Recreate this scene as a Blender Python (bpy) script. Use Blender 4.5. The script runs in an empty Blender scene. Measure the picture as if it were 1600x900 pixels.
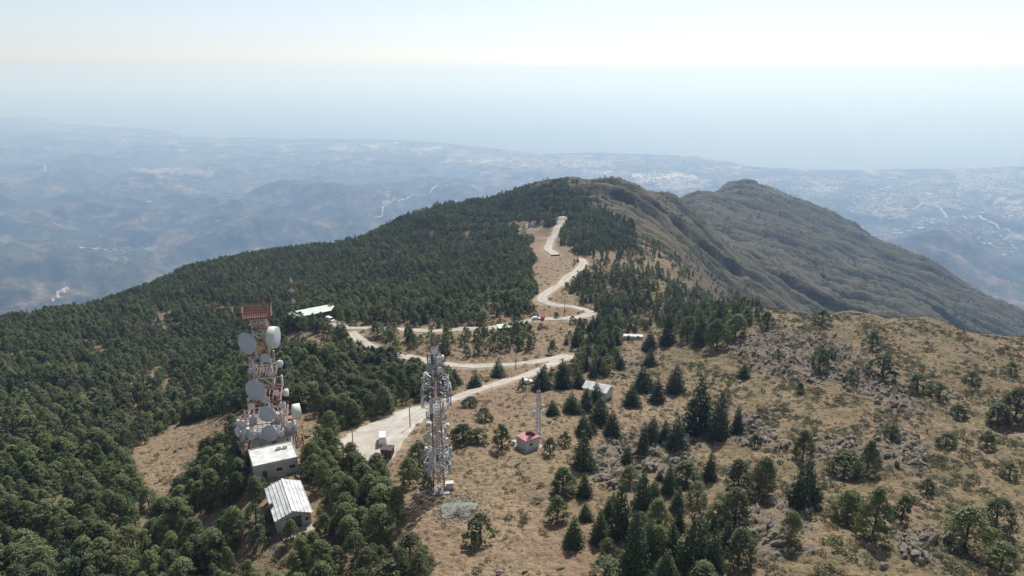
import bpy, bmesh, math, random
import numpy as np
from mathutils import Vector, Matrix

random.seed(7)
RNG = np.random.default_rng(11)
scene = bpy.context.scene
C = scene.collection
R = math.radians

# ------------------------------------------------------------------ camera
CAM_Z = 1450.0
PITCH = R(16.8)
FPX = 1142.0                                   # focal length in pixels of a 1600 px wide frame
cam_data = bpy.data.cameras.new('camera')
cam_data.sensor_width = 36.0
cam_data.lens = 36.0 * FPX / 1600.0
cam_data.clip_start = 1.0
cam_data.clip_end = 400000.0
cam = bpy.data.objects.new('camera', cam_data)
cam.location = (0, 0, CAM_Z)
cam.rotation_euler = (math.pi / 2 - PITCH, 0, 0)
C.objects.link(cam)
scene.camera = cam

# ------------------------------------------------------------------ sky and sun
SUN_EL = R(50.0)
SUN_AZ = R(20.0)                               # to the right of straight ahead (+Y)
world = bpy.data.worlds.new('World')
scene.world = world
world.use_nodes = True
wn = world.node_tree.nodes
wl = world.node_tree.links
wn.clear()
sky = wn.new('ShaderNodeTexSky')
sky.sky_type = 'NISHITA'
sky.sun_disc = False
sky.sun_elevation = SUN_EL
sky.sun_rotation = SUN_AZ
sky.altitude = 0.0
sky.air_density = 0.72
sky.dust_density = 0.32
sky.ozone_density = 2.5
hsv = wn.new('ShaderNodeHueSaturation')             # a milky, washed-out summer sky
hsv.inputs['Saturation'].default_value = 0.52
bg = wn.new('ShaderNodeBackground')
bg.inputs['Strength'].default_value = 0.108
wo = wn.new('ShaderNodeOutputWorld')
wl.new(sky.outputs[0], hsv.inputs['Color'])
wl.new(hsv.outputs[0], bg.inputs[0])
wl.new(bg.outputs[0], wo.inputs[0])

sun_data = bpy.data.lights.new('sun', 'SUN')
sun_data.energy = 4.6
sun_data.angle = R(0.5)
sun_data.color = (1.0, 0.978, 0.945)
sun = bpy.data.objects.new('sun', sun_data)
sun_dir = Vector((math.sin(SUN_AZ) * math.cos(SUN_EL), math.cos(SUN_AZ) * math.cos(SUN_EL), math.sin(SUN_EL)))
sun.rotation_euler = sun_dir.to_track_quat('Z', 'Y').to_euler()
sun.location = (0, 0, 1800)
C.objects.link(sun)

scene.view_settings.view_transform = 'Standard'
scene.view_settings.look = 'None'
scene.view_settings.exposure = 0.14
scene.view_settings.gamma = 1.0
scene.view_settings.use_curve_mapping = False
scene.cycles.volume_bounces = 3
scene.cycles.max_bounces = 6
scene.cycles.diffuse_bounces = 2
scene.cycles.glossy_bounces = 2
scene.cycles.transmission_bounces = 3
scene.cycles.transparent_max_bounces = 4

# ------------------------------------------------------------------ geometry of the view, used to survey the ground
CP, SP = math.cos(PITCH), math.sin(PITCH)


def ray(px, py):
    u = (np.asarray(px, float) - 800.0) / FPX
    v = (450.0 - np.asarray(py, float)) / FPX
    return u, CP + v * SP, -SP + v * CP


def proj(x, y, z):
    dz = z - CAM_Z
    depth = y * CP - dz * SP
    up = y * SP + dz * CP
    depth = np.where(depth < 1e-3, 1e-3, depth)
    return 800.0 + FPX * x / depth, 450.0 - FPX * up / depth


def inpoly(px, py, poly):
    p = np.asarray(poly, float)
    px = np.asarray(px, float)
    py = np.asarray(py, float)
    ins = np.zeros(np.broadcast(px, py).shape, bool)
    n = len(p)
    j = n - 1
    for i in range(n):
        xi, yi = p[i]
        xj, yj = p[j]
        if yi != yj:
            c = ((yi > py) != (yj > py)) & (px < (xj - xi) * (py - yi) / (yj - yi) + xi)
            ins ^= c
        j = i
    return ins


# ------------------------------------------------------------------ noise
def _hash(ix, iy, seed):
    n = (ix * 374761393 + iy * 668265263 + seed * 974634777) & 0xFFFFFFFF
    n = ((n ^ (n >> 13)) * 1274126177) & 0xFFFFFFFF
    return (n ^ (n >> 16)) & 0xFFFFFFFF


def perlin(x, y, seed=0):
    x = np.asarray(x, float)
    y = np.asarray(y, float)
    x0 = np.floor(x).astype(np.int64)
    y0 = np.floor(y).astype(np.int64)
    fx, fy = x - x0, y - y0
    sx = fx * fx * fx * (fx * (fx * 6 - 15) + 10)
    sy = fy * fy * fy * (fy * (fy * 6 - 15) + 10)

    def g(ix, iy, dx, dy):
        a = _hash(ix, iy, seed) * (2 * math.pi / 4294967296.0)
        return np.cos(a) * dx + np.sin(a) * dy
    n00 = g(x0, y0, fx, fy)
    n10 = g(x0 + 1, y0, fx - 1, fy)
    n01 = g(x0, y0 + 1, fx, fy - 1)
    n11 = g(x0 + 1, y0 + 1, fx - 1, fy - 1)
    a = n00 + sx * (n10 - n00)
    b = n01 + sx * (n11 - n01)
    return (a + sy * (b - a)) * 1.5


def fbm(x, y, octv=4, seed=0, gain=0.5):
    s = 0.0
    a = 1.0
    for o in range(octv):
        s = s + a * perlin(x * 2 ** o + 17.3 * o, y * 2 ** o - 9.1 * o, seed + o)
        a *= gain
    return s


def ridged(x, y, octv=4, seed=0, gain=0.5):
    s = 0.0
    a = 1.0
    for o in range(octv):
        n = 1.0 - np.abs(perlin(x * 2 ** o + 5.7 * o, y * 2 ** o + 3.3 * o, seed + o)) * 1.6
        s = s + a * n
        a *= gain
    return s - 1.0


def gullies(wx, wy):
    """spurs and ravines running down to the right across the farther flanks"""
    a, b_ = wx * 0.34 + wy * 0.94, wx * 0.94 - wy * 0.34
    big = ridged(a / 120, b_ / 1100, 5, 31, 0.62)
    small = ridged(a / 34 + 3, b_ / 210, 4, 37, 0.6)
    return 0.78 * big + 0.22 * small


def smooth(a, b, x):
    t = np.clip((x - a) / (b - a), 0, 1)
    return t * t * (3 - 2 * t)


# ------------------------------------------------------------------ terrain: surveyed heights, spread by radial basis functions
# each profile: picture column of the survey line, then (forward distance, 'p' picture row | 'z' height)
PROFILES = {
    -400: [(100, 'p', 905), (300, 'z', 1300), (600, 'z', 1120), (1200, 'z', 800), (2400, 'z', 450)],
    0: [(127, 'z', 1349), (170, 'p', 765), (260, 'p', 628), (430, 'p', 508), (520, 'z', 1258), (800, 'z', 1050), (1600, 'z', 700), (2600, 'z', 450)],
    150: [(124, 'z', 1352), (170, 'p', 765), (260, 'p', 632), (350, 'p', 560), (510, 'p', 480), (620, 'z', 1230), (900, 'z', 1020), (1700, 'z', 660), (2700, 'z', 450)],
    300: [(120, 'p', 900), (165, 'p', 775), (250, 'p', 650), (400, 'p', 535), (600, 'p', 423), (720, 'z', 1235), (1100, 'z', 950), (2000, 'z', 600), (3000, 'z', 420)],
    420: [(108, 'z', 1364), (128, 'z', 1363.5), (150, 'z', 1363), (200, 'p', 640), (300, 'p', 550), (420, 'p', 482), (560, 'p', 435), (680, 'p', 398), (830, 'z', 1225), (1300, 'z', 880), (2400, 'z', 500)],
    490: [(108, 'z', 1365), (150, 'z', 1362), (180, 'z', 1356), (250, 'p', 565), (330, 'p', 496), (420, 'p', 468), (560, 'p', 420), (700, 'p', 389), (850, 'z', 1220)],
    560: [(106, 'p', 900), (150, 'p', 740), (168, 'p', 690), (250, 'p', 583), (300, 'p', 520), (420, 'p', 458), (560, 'p', 405), (740, 'p', 378), (900, 'z', 1200), (1500, 'z', 850), (2600, 'z', 450)],
    640: [(105, 'p', 900), (134, 'p', 770), (172, 'p', 670), (250, 'p', 572), (305, 'p', 517), (420, 'p', 455), (600, 'p', 390), (800, 'p', 337), (960, 'z', 1220), (1500, 'z', 900), (2600, 'z', 470)],
    720: [(104, 'p', 900), (135, 'p', 772), (175, 'p', 655), (250, 'p', 571), (305, 'p', 512), (420, 'p', 448), (600, 'p', 385), (840, 'p', 320), (1000, 'z', 1230)],
    800: [(104, 'p', 900), (135, 'p', 770), (160, 'p', 690), (200, 'p', 620), (250, 'p', 570), (310, 'p', 508), (420, 'p', 440), (600, 'p', 378), (750, 'p', 330), (870, 'p', 303), (1010, 'z', 1260), (1500, 'z', 950), (2400, 'z', 560)],
    880: [(104, 'p', 900), (140, 'p', 750), (200, 'p', 620), (250, 'p', 568), (330, 'p', 490), (460, 'p', 412), (650, 'p', 348), (890, 'p', 289), (1040, 'z', 1260), (1500, 'z', 1000), (2400, 'z', 580)],
    960: [(104, 'p', 900), (150, 'p', 735), (200, 'p', 630), (260, 'p', 560), (340, 'p', 490), (460, 'p', 425), (650, 'p', 362), (900, 'p', 294), (1060, 'z', 1230), (1500, 'z', 1010), (2400, 'z', 620)],
    1050: [(104, 'p', 900), (150, 'p', 740), (200, 'p', 640), (260, 'p', 555), (330, 'p', 500), (430, 'p', 452), (560, 'p', 412), (800, 'p', 355), (960, 'p', 314), (1300, 'z', 1150), (1700, 'p', 318), (2100, 'z', 950), (3000, 'z', 550)],
    1150: [(104, 'p', 900), (150, 'p', 735), (210, 'p', 610), (260, 'p', 530), (320, 'p', 482), (430, 'z', 1278), (600, 'z', 1228), (800, 'p', 432), (1000, 'p', 398), (1450, 'p', 340), (1900, 'p', 288), (2200, 'z', 1050), (3000, 'z', 600)],
    1100: [(104, 'p', 900), (205, 'p', 625), (260, 'p', 540), (325, 'p', 490), (430, 'z', 1285), (800, 'p', 392), (980, 'p', 352), (1450, 'p', 331), (1840, 'p', 304), (2150, 'z', 1030)],
    1200: [(104, 'p', 900), (150, 'p', 735), (210, 'p', 605), (262, 'p', 522), (310, 'p', 482), (430, 'z', 1265), (800, 'p', 455), (1000, 'p', 420), (1450, 'p', 352), (1880, 'p', 297), (2200, 'z', 1040)],
    1330: [(105, 'p', 900), (150, 'p', 735), (210, 'p', 605), (255, 'p', 535), (300, 'p', 487), (430, 'z', 1245), (700, 'z', 1150), (1000, 'p', 462), (1450, 'p', 400), (1850, 'p', 350), (2200, 'z', 870), (3000, 'z', 450)],
    1450: [(106, 'p', 900), (150, 'p', 745), (210, 'p', 615), (250, 'p', 550), (292, 'p', 502), (430, 'z', 1225), (700, 'z', 1115), (1000, 'p', 497), (1400, 'p', 440), (1680, 'p', 410), (2100, 'z', 750), (3000, 'z', 380)],
    1600: [(108, 'p', 900), (150, 'p', 760), (210, 'p', 630), (245, 'p', 570), (280, 'p', 530), (420, 'z', 1205), (700, 'z', 1070), (1000, 'z', 985), (1450, 'p', 490), (1900, 'z', 650), (3000, 'z', 330)],
    2000: [(100, 'p', 900), (230, 'p', 570), (400, 'z', 1200), (900, 'z', 880), (1600, 'z', 650), (3000, 'z', 300)],
}
_pts = []
for col, prof in PROFILES.items():
    for (Y, kind, val) in prof:
        if kind == 'p':
            u, yy, zz = ray(col, val)
            _pts.append((u / yy * Y, Y, CAM_Z + zz / yy * Y))
        else:
            u, yy, zz = ray(col, 500)
            _pts.append((u / yy * Y, Y, val))
for a in (-175, -140, -105, -75, 75, 105, 140, 175):
    for rr, zz in ((45, 1366), (110, 1357), (300, 1290), (1000, 950), (3000, 430)):
        _pts.append((rr * math.sin(R(a)), rr * math.cos(R(a)), zz))
for a in (-40, -20, 0, 20, 40):
    _pts.append((45 * math.sin(R(a)), 45 * math.cos(R(a)), 1367))
    _pts.append((3400 * math.sin(R(a)), 3400 * math.cos(R(a)), 420))
_pts = np.array(_pts)


def _lp(x, y):
    r = np.sqrt(x * x + y * y)
    return np.arctan2(x, y) * 2.2, np.log(np.maximum(r, 25.0))


_pa, _pl = _lp(_pts[:, 0], _pts[:, 1])
_CC = 0.03 ** 2


def _ker(a1, l1, a2, l2):
    return -np.sqrt((a1 - a2) ** 2 + (l1 - l2) ** 2 + _CC)


_n = len(_pts)
_M = np.zeros((_n + 3, _n + 3))
_M[:_n, :_n] = _ker(_pa[:, None], _pl[:, None], _pa[None], _pl[None]) - 0.002 * np.eye(_n)
_M[:_n, _n] = 1
_M[:_n, _n + 1] = _pa
_M[:_n, _n + 2] = _pl
_M[_n:, :_n] = _M[:_n, _n:].T
_W = np.linalg.solve(_M, np.concatenate([_pts[:, 2], np.zeros(3)]))

# coast: picture points of the shore line, as distance by bearing (nodes read at sea level)
_coast = [(-400, 150), (-200, 168), (0, 183), (78, 184), (92, 193), (180, 199), (265, 205), (285, 214), (450, 217), (620, 219), (720, 227), (800, 236),
          (840, 242), (920, 239), (1000, 241), (1090, 245), (1130, 252), (1180, 262), (1300, 267), (1400, 265), (1500, 264), (1600, 261), (1750, 258), (2000, 255)]
_ca, _cr = [], []
for px_, py_ in _coast:
    u, yy, zz = ray(px_, py_)
    t = CAM_Z / -zz
    _ca.append(math.atan2(u, yy))
    _cr.append(t * math.hypot(u, yy))
_ca = [-3.2, -1.6] + _ca + [1.6, 3.2]
_cr = [30000, 30000] + _cr + [12000, 12000]


def coast_r(th):
    return np.interp(th, _ca, _cr)


ROCK_GROUND = []     # outlines of the rock fields, filled in by the survey below
FLAT = []          # (x, y, radius, height) pads levelled for buildings


def base_height(x, y):
    a, l = _lp(x, y)
    z = np.full(x.shape, _W[_n]) + _W[_n + 1] * a + _W[_n + 2] * l
    for i in range(_n):
        z += _W[i] * -np.sqrt((a - _pa[i]) ** 2 + (l - _pl[i]) ** 2 + _CC)
    return z


def height(x, y):
    x = np.asarray(x, float)
    y = np.asarray(y, float)
    shp = x.shape
    x = x.ravel()
    y = y.ravel()
    r = np.sqrt(x * x + y * y)
    th = np.arctan2(x, y)
    zm = base_height(x, y)
    # relief of the mountain itself
    near = smooth(60, 130, r)
    rough = 0.5 + 0.5 * smooth(-0.1, 0.5, th)
    zm = zm + near * (fbm(x / 38, y / 38, 3, 3) * 1.0 * rough + fbm(x / 9, y / 9, 2, 9) * 0.52 * rough + fbm(x / 3.1, y / 3.1, 2, 13) * 0.2 * rough)
    if ROCK_GROUND:
        rk = np.zeros(x.shape)
        sel = r < 420
        xs, ys = x[sel] + 2.5 * perlin(x[sel] / 6, y[sel] / 6, 81), y[sel] + 2.5 * perlin(x[sel] / 6, y[sel] / 6, 82)
        q = np.zeros(xs.shape)
        for poly in ROCK_GROUND:
            q = np.maximum(q, inpoly(xs, ys, poly))
        rk[sel] = q * smooth(0.15, 0.7, ridged((xs * 0.80 + ys * 0.60) / 5.5, (-xs * 0.6 + ys * 0.8) / 26, 3, 83)) * (0.9 + 0.5 * perlin(xs / 1.9, ys / 1.9, 84))
        zm = zm + rk * 0.9
    flank = smooth(380, 800, r) * smooth(-250, 150, x)
    wx = x + 16 * fbm(x / 170, y / 170, 3, 21)
    wy = y + 16 * fbm(x / 170 + 9, y / 170, 3, 22)
    gul = gullies(wx, wy)
    zm = zm + flank * (gul - 0.45) * (25 - 4 * smooth(1050, 1500, r)) * smooth(300, 1000, r) + flank * smooth(450, 900, r) * (fbm(x / 15, y / 15, 3, 43, 0.65) * 2.0 + ridged(x / 40, y / 40, 3, 44, 0.6) * 1.6)
    zm = zm + smooth(380, 1500, r) * fbm(x / 120, y / 120, 4, 41) * 3.5
    # twin tops of the last summit, with a notch between them
    for (bx, by, br, bh) in ((580, 1890, 45, 12), (642, 1890, 24, -13), (672, 1885, 28, 6), (468, 1850, 95, -24)):
        zm = zm + bh * np.exp(-((x - bx) ** 2 + ((y - by) * 0.5) ** 2) / br ** 2)
    # the low country between mountain and sea
    cr = coast_r(th + 0.02 * fbm(th * 14, r * 0, 3, 77) * 0.3)
    inland = np.clip((cr - r) / cr, 0, 1)
    hills = ridged(x / 2100 + 3, y / 2100, 5, 51, 0.5)
    zl = 12 + inland ** 1.3 * 330 + smooth(0.03, 0.5, inland) * (hills - 0.4) * 165 + smooth(0.0, 0.2, inland) * 25 * fbm(x / 900, y / 900, 3, 61)
    rdg = np.exp(-(((th + 0.22) / 0.16) ** 2)) * np.exp(-(((r - 7600 - 900 * fbm(th * 9, r * 0, 2, 5)) / 900) ** 2)) * 150
    zl = zl + rdg + smooth(0.05, 0.3, inland) * (ridged(x / 620, y / 620, 4, 57, 0.55) - 0.4) * 55
    # low dark spur on the right, below the last mountain
    zl = zl + np.exp(-(((th - 0.52) / 0.10) ** 2)) * np.exp(-(((r - 5600) / 800) ** 2)) * 170
    zl = np.where(r > cr, -30 - np.minimum((r - cr) * 0.05, 60), np.maximum(zl, 3))
    w = smooth(2300, 4200, r)
    z = zm * (1 - w) + zl * w
    for (fx, fy, fr, fz) in FLAT:
        k = 1 - smooth(fr * 0.75, fr * 1.6, np.sqrt((x - fx) ** 2 + (y - fy) ** 2))
        z = z * (1 - k) + fz * k
    return z.reshape(shp)


_T = np.concatenate([np.geomspace(60, 900, 900), np.geomspace(903, 40000, 900)])


def ground_at(px, py):
    """where the ground seen at these picture positions lies in the world"""
    px = np.atleast_1d(np.asarray(px, float))
    py = np.atleast_1d(np.asarray(py, float))
    u, yy, zz = ray(px, py)
    hr = np.sqrt(u * u + yy * yy)
    out = np.zeros((len(px), 3))
    for i in range(len(px)):
        t = _T / hr[i]
        g = height(u[i] * t, yy[i] * t)
        d = CAM_Z + zz[i] * t - g
        k = np.argmax(d < 0)
        if d[k] >= 0:
            k = len(t) - 1
        a, b = (t[k - 1], t[k]) if k else (t[0], t[0] * 1.001)
        for _ in range(3):
            tt = np.linspace(a, b, 9)
            d = CAM_Z + zz[i] * tt - height(u[i] * tt, yy[i] * tt)
            q = int(np.argmax(d < 0)) or 8
            a, b = tt[q - 1], tt[q]
        t = 0.5 * (a + b)
        out[i] = (u[i] * t, yy[i] * t, 0)
    out[:, 2] = height(out[:, 0], out[:, 1])
    return out


def gnd(px, py):
    return Vector(ground_at(px, py)[0])


def hz(x, y):
    return float(height(np.array([x]), np.array([y]))[0])

# ------------------------------------------------------------------ material helpers
def new_mat(name):
    m = bpy.data.materials.new(name)
    m.use_nodes = True
    nt = m.node_tree
    nt.nodes.clear()
    out = nt.nodes.new('ShaderNodeOutputMaterial')
    b = nt.nodes.new('ShaderNodeBsdfPrincipled')
    nt.links.new(b.outputs[0], out.inputs[0])
    b.inputs['Specular IOR Level'].default_value = 0.25
    b.inputs['Roughness'].default_value = 0.85
    return m, nt, b, out


def N(nt, typ, **kw):
    n = nt.nodes.new(typ)
    for k, v in kw.items():
        setattr(n, k, v)
    return n


def noise(nt, vec, scale, detail=4.0, rough=0.55):
    n = N(nt, 'ShaderNodeTexNoise')
    n.inputs['Scale'].default_value = scale
    n.inputs['Detail'].default_value = detail
    n.inputs['Roughness'].default_value = rough
    nt.links.new(vec, n.inputs['Vector'])
    return n.outputs['Fac']


def ramp(nt, fac, stops):
    n = N(nt, 'ShaderNodeValToRGB')
    e = n.color_ramp.elements
    while len(e) < len(stops):
        e.new(0.5)
    for el, (p, c) in zip(e, stops):
        el.position = p
        el.color = (*c, 1) if len(c) == 3 else c
    nt.links.new(fac, n.inputs[0])
    return n.outputs[0]


def mixc(nt, fac, a, b):
    n = N(nt, 'ShaderNodeMix', data_type='RGBA')
    for s, v in ((n.inputs[0], fac), (n.inputs[6], a), (n.inputs[7], b)):
        if isinstance(v, (int, float)):
            s.default_value = v
        elif isinstance(v, tuple):
            s.default_value = (*v, 1)
        else:
            nt.links.new(v, s)
    return n.outputs[2]


def math_(nt, op, a, b=0.0, clamp=False):
    n = N(nt, 'ShaderNodeMath', operation=op, use_clamp=clamp)
    for s, v in ((n.inputs[0], a), (n.inputs[1], b)):
        if isinstance(v, (int, float)):
            s.default_value = v
        else:
            nt.links.new(v, s)
    return n.outputs[0]


def geo_pos(nt):
    return N(nt, 'ShaderNodeNewGeometry').outputs['Position']


def obj_pos(nt):
    return N(nt, 'ShaderNodeTexCoord').outputs['Object']


def simple(name, col, rough=0.8, var=0.25, scale=1.5, metal=0.0, bump=0.0):
    """a plain painted / metal / plaster surface with uneven wear"""
    m, nt, b, out = new_mat(name)
    p = obj_pos(nt)
    f = noise(nt, p, scale, 5)
    dark = tuple(c * (1 - var) for c in col)
    lite = tuple(min(1, c * (1 + var * 0.5)) for c in col)
    nt.links.new(ramp(nt, f, [(0.3, dark), (0.7, lite)]), b.inputs['Base Color'])
    b.inputs['Roughness'].default_value = rough
    b.inputs['Metallic'].default_value = metal
    if bump:
        bn = N(nt, 'ShaderNodeBump')
        bn.inputs['Strength'].default_value = bump
        nt.links.new(noise(nt, p, scale * 6, 3), bn.inputs['Height'])
        nt.links.new(bn.outputs[0], b.inputs['Normal'])
    return m


# ------------------------------------------------------------------ the air
m = bpy.data.materials.new('haze')
m.use_nodes = True
nt = m.node_tree
nt.nodes.clear()
vo = nt.nodes.new('ShaderNodeVolumePrincipled')
vo.inputs['Color'].default_value = (0.40, 0.61, 1.0, 1)
vo.inputs['Absorption Color'].default_value = (0.90, 1, 1, 1)
vo.inputs['Density'].default_value = 11.5e-5
vo.inputs['Anisotropy'].default_value = 0.34
vo.inputs['Density Attribute'].default_value = ''
vo.inputs['Color Attribute'].default_value = ''
vo.inputs['Temperature Attribute'].default_value = ''
oo = nt.nodes.new('ShaderNodeOutputMaterial')
nt.links.new(vo.outputs[0], oo.inputs['Volume'])
try:
    m.cycles.homogeneous_volume = True
except Exception:
    pass
haze_mat = m


def mesh_obj(name, verts, faces, mat=None, parent=None, smooth_=False):
    me = bpy.data.meshes.new(name)
    me.from_pydata([tuple(v) for v in verts], [], faces)
    me.update()
    if mat:
        me.materials.append(mat)
    if smooth_:
        for p in me.polygons:
            p.use_smooth = True
    o = bpy.data.objects.new(name, me)
    C.objects.link(o)
    o.parent = parent
    return o


L = 160000.0
hb = 70.0
v = [(x, y, z) for x in (-L, L) for y in (-L, L) for z in (-100.0, CAM_Z + 40.0)]
o = mesh_obj('haze', v, [(0, 1, 3, 2), (4, 6, 7, 5), (0, 4, 5, 1), (2, 3, 7, 6), (0, 2, 6, 4), (1, 5, 7, 3)], haze_mat)
o['kind'] = 'stuff'
HAZE_BOX = o

# ------------------------------------------------------------------ ground sheet
def grid_mesh(name, X, Y, Z, mat, attrs=None):
    nr, nc = X.shape
    co = np.stack([X.ravel(), Y.ravel(), Z.ravel()], 1).astype(np.float32)
    idx = np.arange(nr * nc).reshape(nr, nc)
    q = np.stack([idx[:-1, :-1], idx[:-1, 1:], idx[1:, 1:], idx[1:, :-1]], -1).reshape(-1, 4)
    me = bpy.data.meshes.new(name)
    me.vertices.add(len(co))
    me.vertices.foreach_set('co', co.ravel())
    nf = len(q)
    me.loops.add(nf * 4)
    me.loops.foreach_set('vertex_index', q.ravel().astype(np.int32))
    me.polygons.add(nf)
    me.polygons.foreach_set('loop_start', np.arange(0, nf * 4, 4, dtype=np.int32))
    me.polygons.foreach_set('use_smooth', np.ones(nf, bool))
    me.update(calc_edges=True)
    if attrs:
        for k, a in attrs.items():
            at = me.attributes.new(k, 'FLOAT_COLOR', 'POINT')
            at.data.foreach_set('color', a.reshape(-1, 4).astype(np.float32).ravel())
    me.materials.append(mat)
    o = bpy.data.objects.new(name, me)
    C.objects.link(o)
    return o


def geom(a, b, step):
    n = max(2, int(math.log(b / a) / step))
    return np.geomspace(a, b, n, endpoint=False)


rad = np.concatenate([[0.5], geom(8, 80, 0.08), geom(80, 700, 0.0042), geom(700, 2300, 0.0048), geom(2300, 4200, 0.007), geom(4200, 27000, 0.0068), [27000, 30000, 34000]])
ang = np.concatenate([np.arange(-180, -44, 6), np.arange(-44, -37, 0.5), np.arange(-37, 37, 0.17), np.arange(37, 44, 0.5), np.arange(44, 180, 6), [180.0]])
RR, AA = np.meshgrid(rad, np.radians(ang), indexing='ij')
GX, GY = RR * np.sin(AA), RR * np.cos(AA)

# ------------------------------------------------------------------ survey of roads, woods, clearings and rocks (picture positions of ground points)
ROAD_PX = {
    'hilltop_road': (5.0, [(640, 658), (668, 641), (700, 626), (750, 608), (800, 594), (832, 584), (862, 570), (892, 556)]),
    'bend_road': (5.6, [(548, 520), (562, 532), (585, 545), (620, 556), (680, 568), (740, 573), (800, 570), (850, 564), (885, 557)]),
    'upper_road': (5.4, [(512, 503), (548, 513), (600, 514), (650, 517), (700, 517), (760, 514), (800, 508), (842, 500), (885, 498), (912, 494), (925, 489)]),
    'switchback_road': (5.8, [(925, 489), (908, 483), (885, 479), (860, 475), (846, 468), (856, 457), (876, 445), (886, 434), (902, 424), (912, 412), (908, 404)]),
    'ridge_road': (6.5, [(868, 400), (856, 390), (860, 377), (868, 364), (876, 350), (881, 339)]),
    'forest_track': (4.5, [(812, 361), (822, 355), (833, 350)]),
}
PARKING_PX = [(521, 694), (545, 678), (590, 655), (630, 641), (668, 632), (672, 648), (650, 664), (632, 690), (618, 716), (585, 724), (555, 722), (535, 706)]
ROADS = {}
for k, (w, pl) in ROAD_PX.items():
    g = ground_at([p[0] for p in pl], [p[1] for p in pl])[:, :2]
    # Catmull-Rom through the survey points
    q = np.vstack([2 * g[0] - g[1], g, 2 * g[-1] - g[-2]])
    pts = []
    for i in range(1, len(q) - 2):
        n = max(2, int(np.linalg.norm(q[i + 1] - q[i]) / 2.0))
        for t in np.linspace(0, 1, n, endpoint=False):
            pts.append(0.5 * ((2 * q[i]) + (-q[i - 1] + q[i + 1]) * t + (2 * q[i - 1] - 5 * q[i] + 4 * q[i + 1] - q[i + 2]) * t * t + (-q[i - 1] + 3 * q[i] - 3 * q[i + 1] + q[i + 2]) * t ** 3))
    pts.append(q[-2])
    ROADS[k] = (w, np.array(pts))
PARKING = ground_at([p[0] for p in PARKING_PX], [p[1] for p in PARKING_PX])[:, :2]


def road_dist(x, y):
    """distance beyond the edge of the nearest road (negative on it)"""
    d = np.full(x.shape, 1e3)
    sel = (y > 100) & (y < 900) & (np.abs(x) < 260)
    xs, ys = x[sel], y[sel]
    dd = d[sel]
    for w, p in ROADS.values():
        for a in p[::2]:
            dd = np.minimum(dd, np.hypot(xs - a[0], ys - a[1]) - w / 2)
    ins = inpoly(xs, ys, PARKING)
    for a, b in zip(PARKING, np.roll(PARKING, -1, 0)):
        for t in np.linspace(0, 1, 8):
            c = a + (b - a) * t
            dd = np.minimum(dd, np.hypot(xs - c[0], ys - c[1]))
    dd = np.where(ins, -3, dd)
    d[sel] = dd
    return d


WOOD = [  # (density, polygon)
    (1.0, [(-300, 520), (0, 507), (150, 480), (300, 420), (480, 387), (560, 380), (640, 337), (800, 300), (870, 287), (905, 296), (960, 330), (1000, 372), (985, 395),
           (930, 392), (905, 402), (885, 382), (850, 352), (828, 345), (800, 338), (826, 380), (836, 470), (836, 492), (760, 505), (640, 507), (540, 505), (545, 525), (600, 548),
           (690, 562), (690, 590), (700, 607), (665, 630), (590, 650), (530, 688), (500, 640), (380, 648), (280, 658), (200, 700), (222, 760), (235, 800), (290, 800), (310, 850), (350, 860), (350, 1000), (-300, 1000)]),
    (0.95, [(345, 838), (420, 822), (490, 838), (560, 868), (640, 862), (672, 868), (668, 1000), (340, 1000)]),
    (1.0, [(478, 706), (520, 698), (552, 735), (600, 742), (622, 790), (612, 836), (540, 852), (498, 846), (492, 780), (474, 750)]),
    (1.0, [(322, 700), (380, 684), (396, 745), (388, 772), (350, 800), (295, 806), (266, 782)]),
    (0.72, [(890, 450), (905, 425), (960, 440), (1050, 450), (1170, 468), (1180, 492), (1130, 532), (1050, 520), (1010, 510), (965, 540), (950, 585), (910, 590), (850, 600), (838, 580), (880, 545), (890, 520), (935, 495), (900, 470)]),
    (0.30, [(905, 402), (985, 395), (1060, 440), (1170, 468), (960, 440), (900, 424)]),
    (0.16, [(1000, 372), (1060, 400), (1120, 440), (1060, 440), (985, 395)]),
    (0.34, [(548, 525), (840, 522), (830, 545), (760, 560), (700, 560), (600, 545)]),
    (0.5, [(600, 500), (836, 490), (836, 512), (600, 512)]),
]
OPEN = [(0.12, [(440, 522), (510, 520), (560, 548), (500, 560), (440, 545)]), (0.25, [(190, 590), (250, 585), (250, 612), (190, 612)]),
        (0.2, [(0, 690), (40, 690), (40, 720), (0, 720)]), (0.3, [(95, 770), (120, 770), (125, 805), (95, 800)]),
        (0.25, [(160, 845), (240, 845), (240, 885), (160, 885)]), (0.4, [(560, 470), (620, 470), (620, 500), (560, 500)]),
        (0.3, [(395, 770), (420, 765), (430, 835), (400, 800)]), (0.0, [(375, 645), (490, 645), (480, 715), (375, 715)])]
ROCK = [[(1130, 538), (1220, 508), (1310, 528), (1390, 590), (1450, 640), (1420, 655), (1300, 600), (1200, 585)],
        [(935, 690), (1000, 668), (1095, 690), (1070, 730), (960, 765), (920, 745)],
        [(1120, 640), (1200, 640), (1235, 700), (1150, 695)],
        [(1180, 765), (1265, 790), (1275, 860), (1190, 885), (1140, 810)],
        [(1375, 650), (1450, 690), (1445, 745), (1350, 715)],
        [(1400, 815), (1490, 840), (1470, 885), (1410, 870)],
        [(1250, 690), (1330, 670), (1360, 700), (1290, 720)],
        [(960, 565), (1010, 560), (1010, 590), (960, 590)]]
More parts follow.
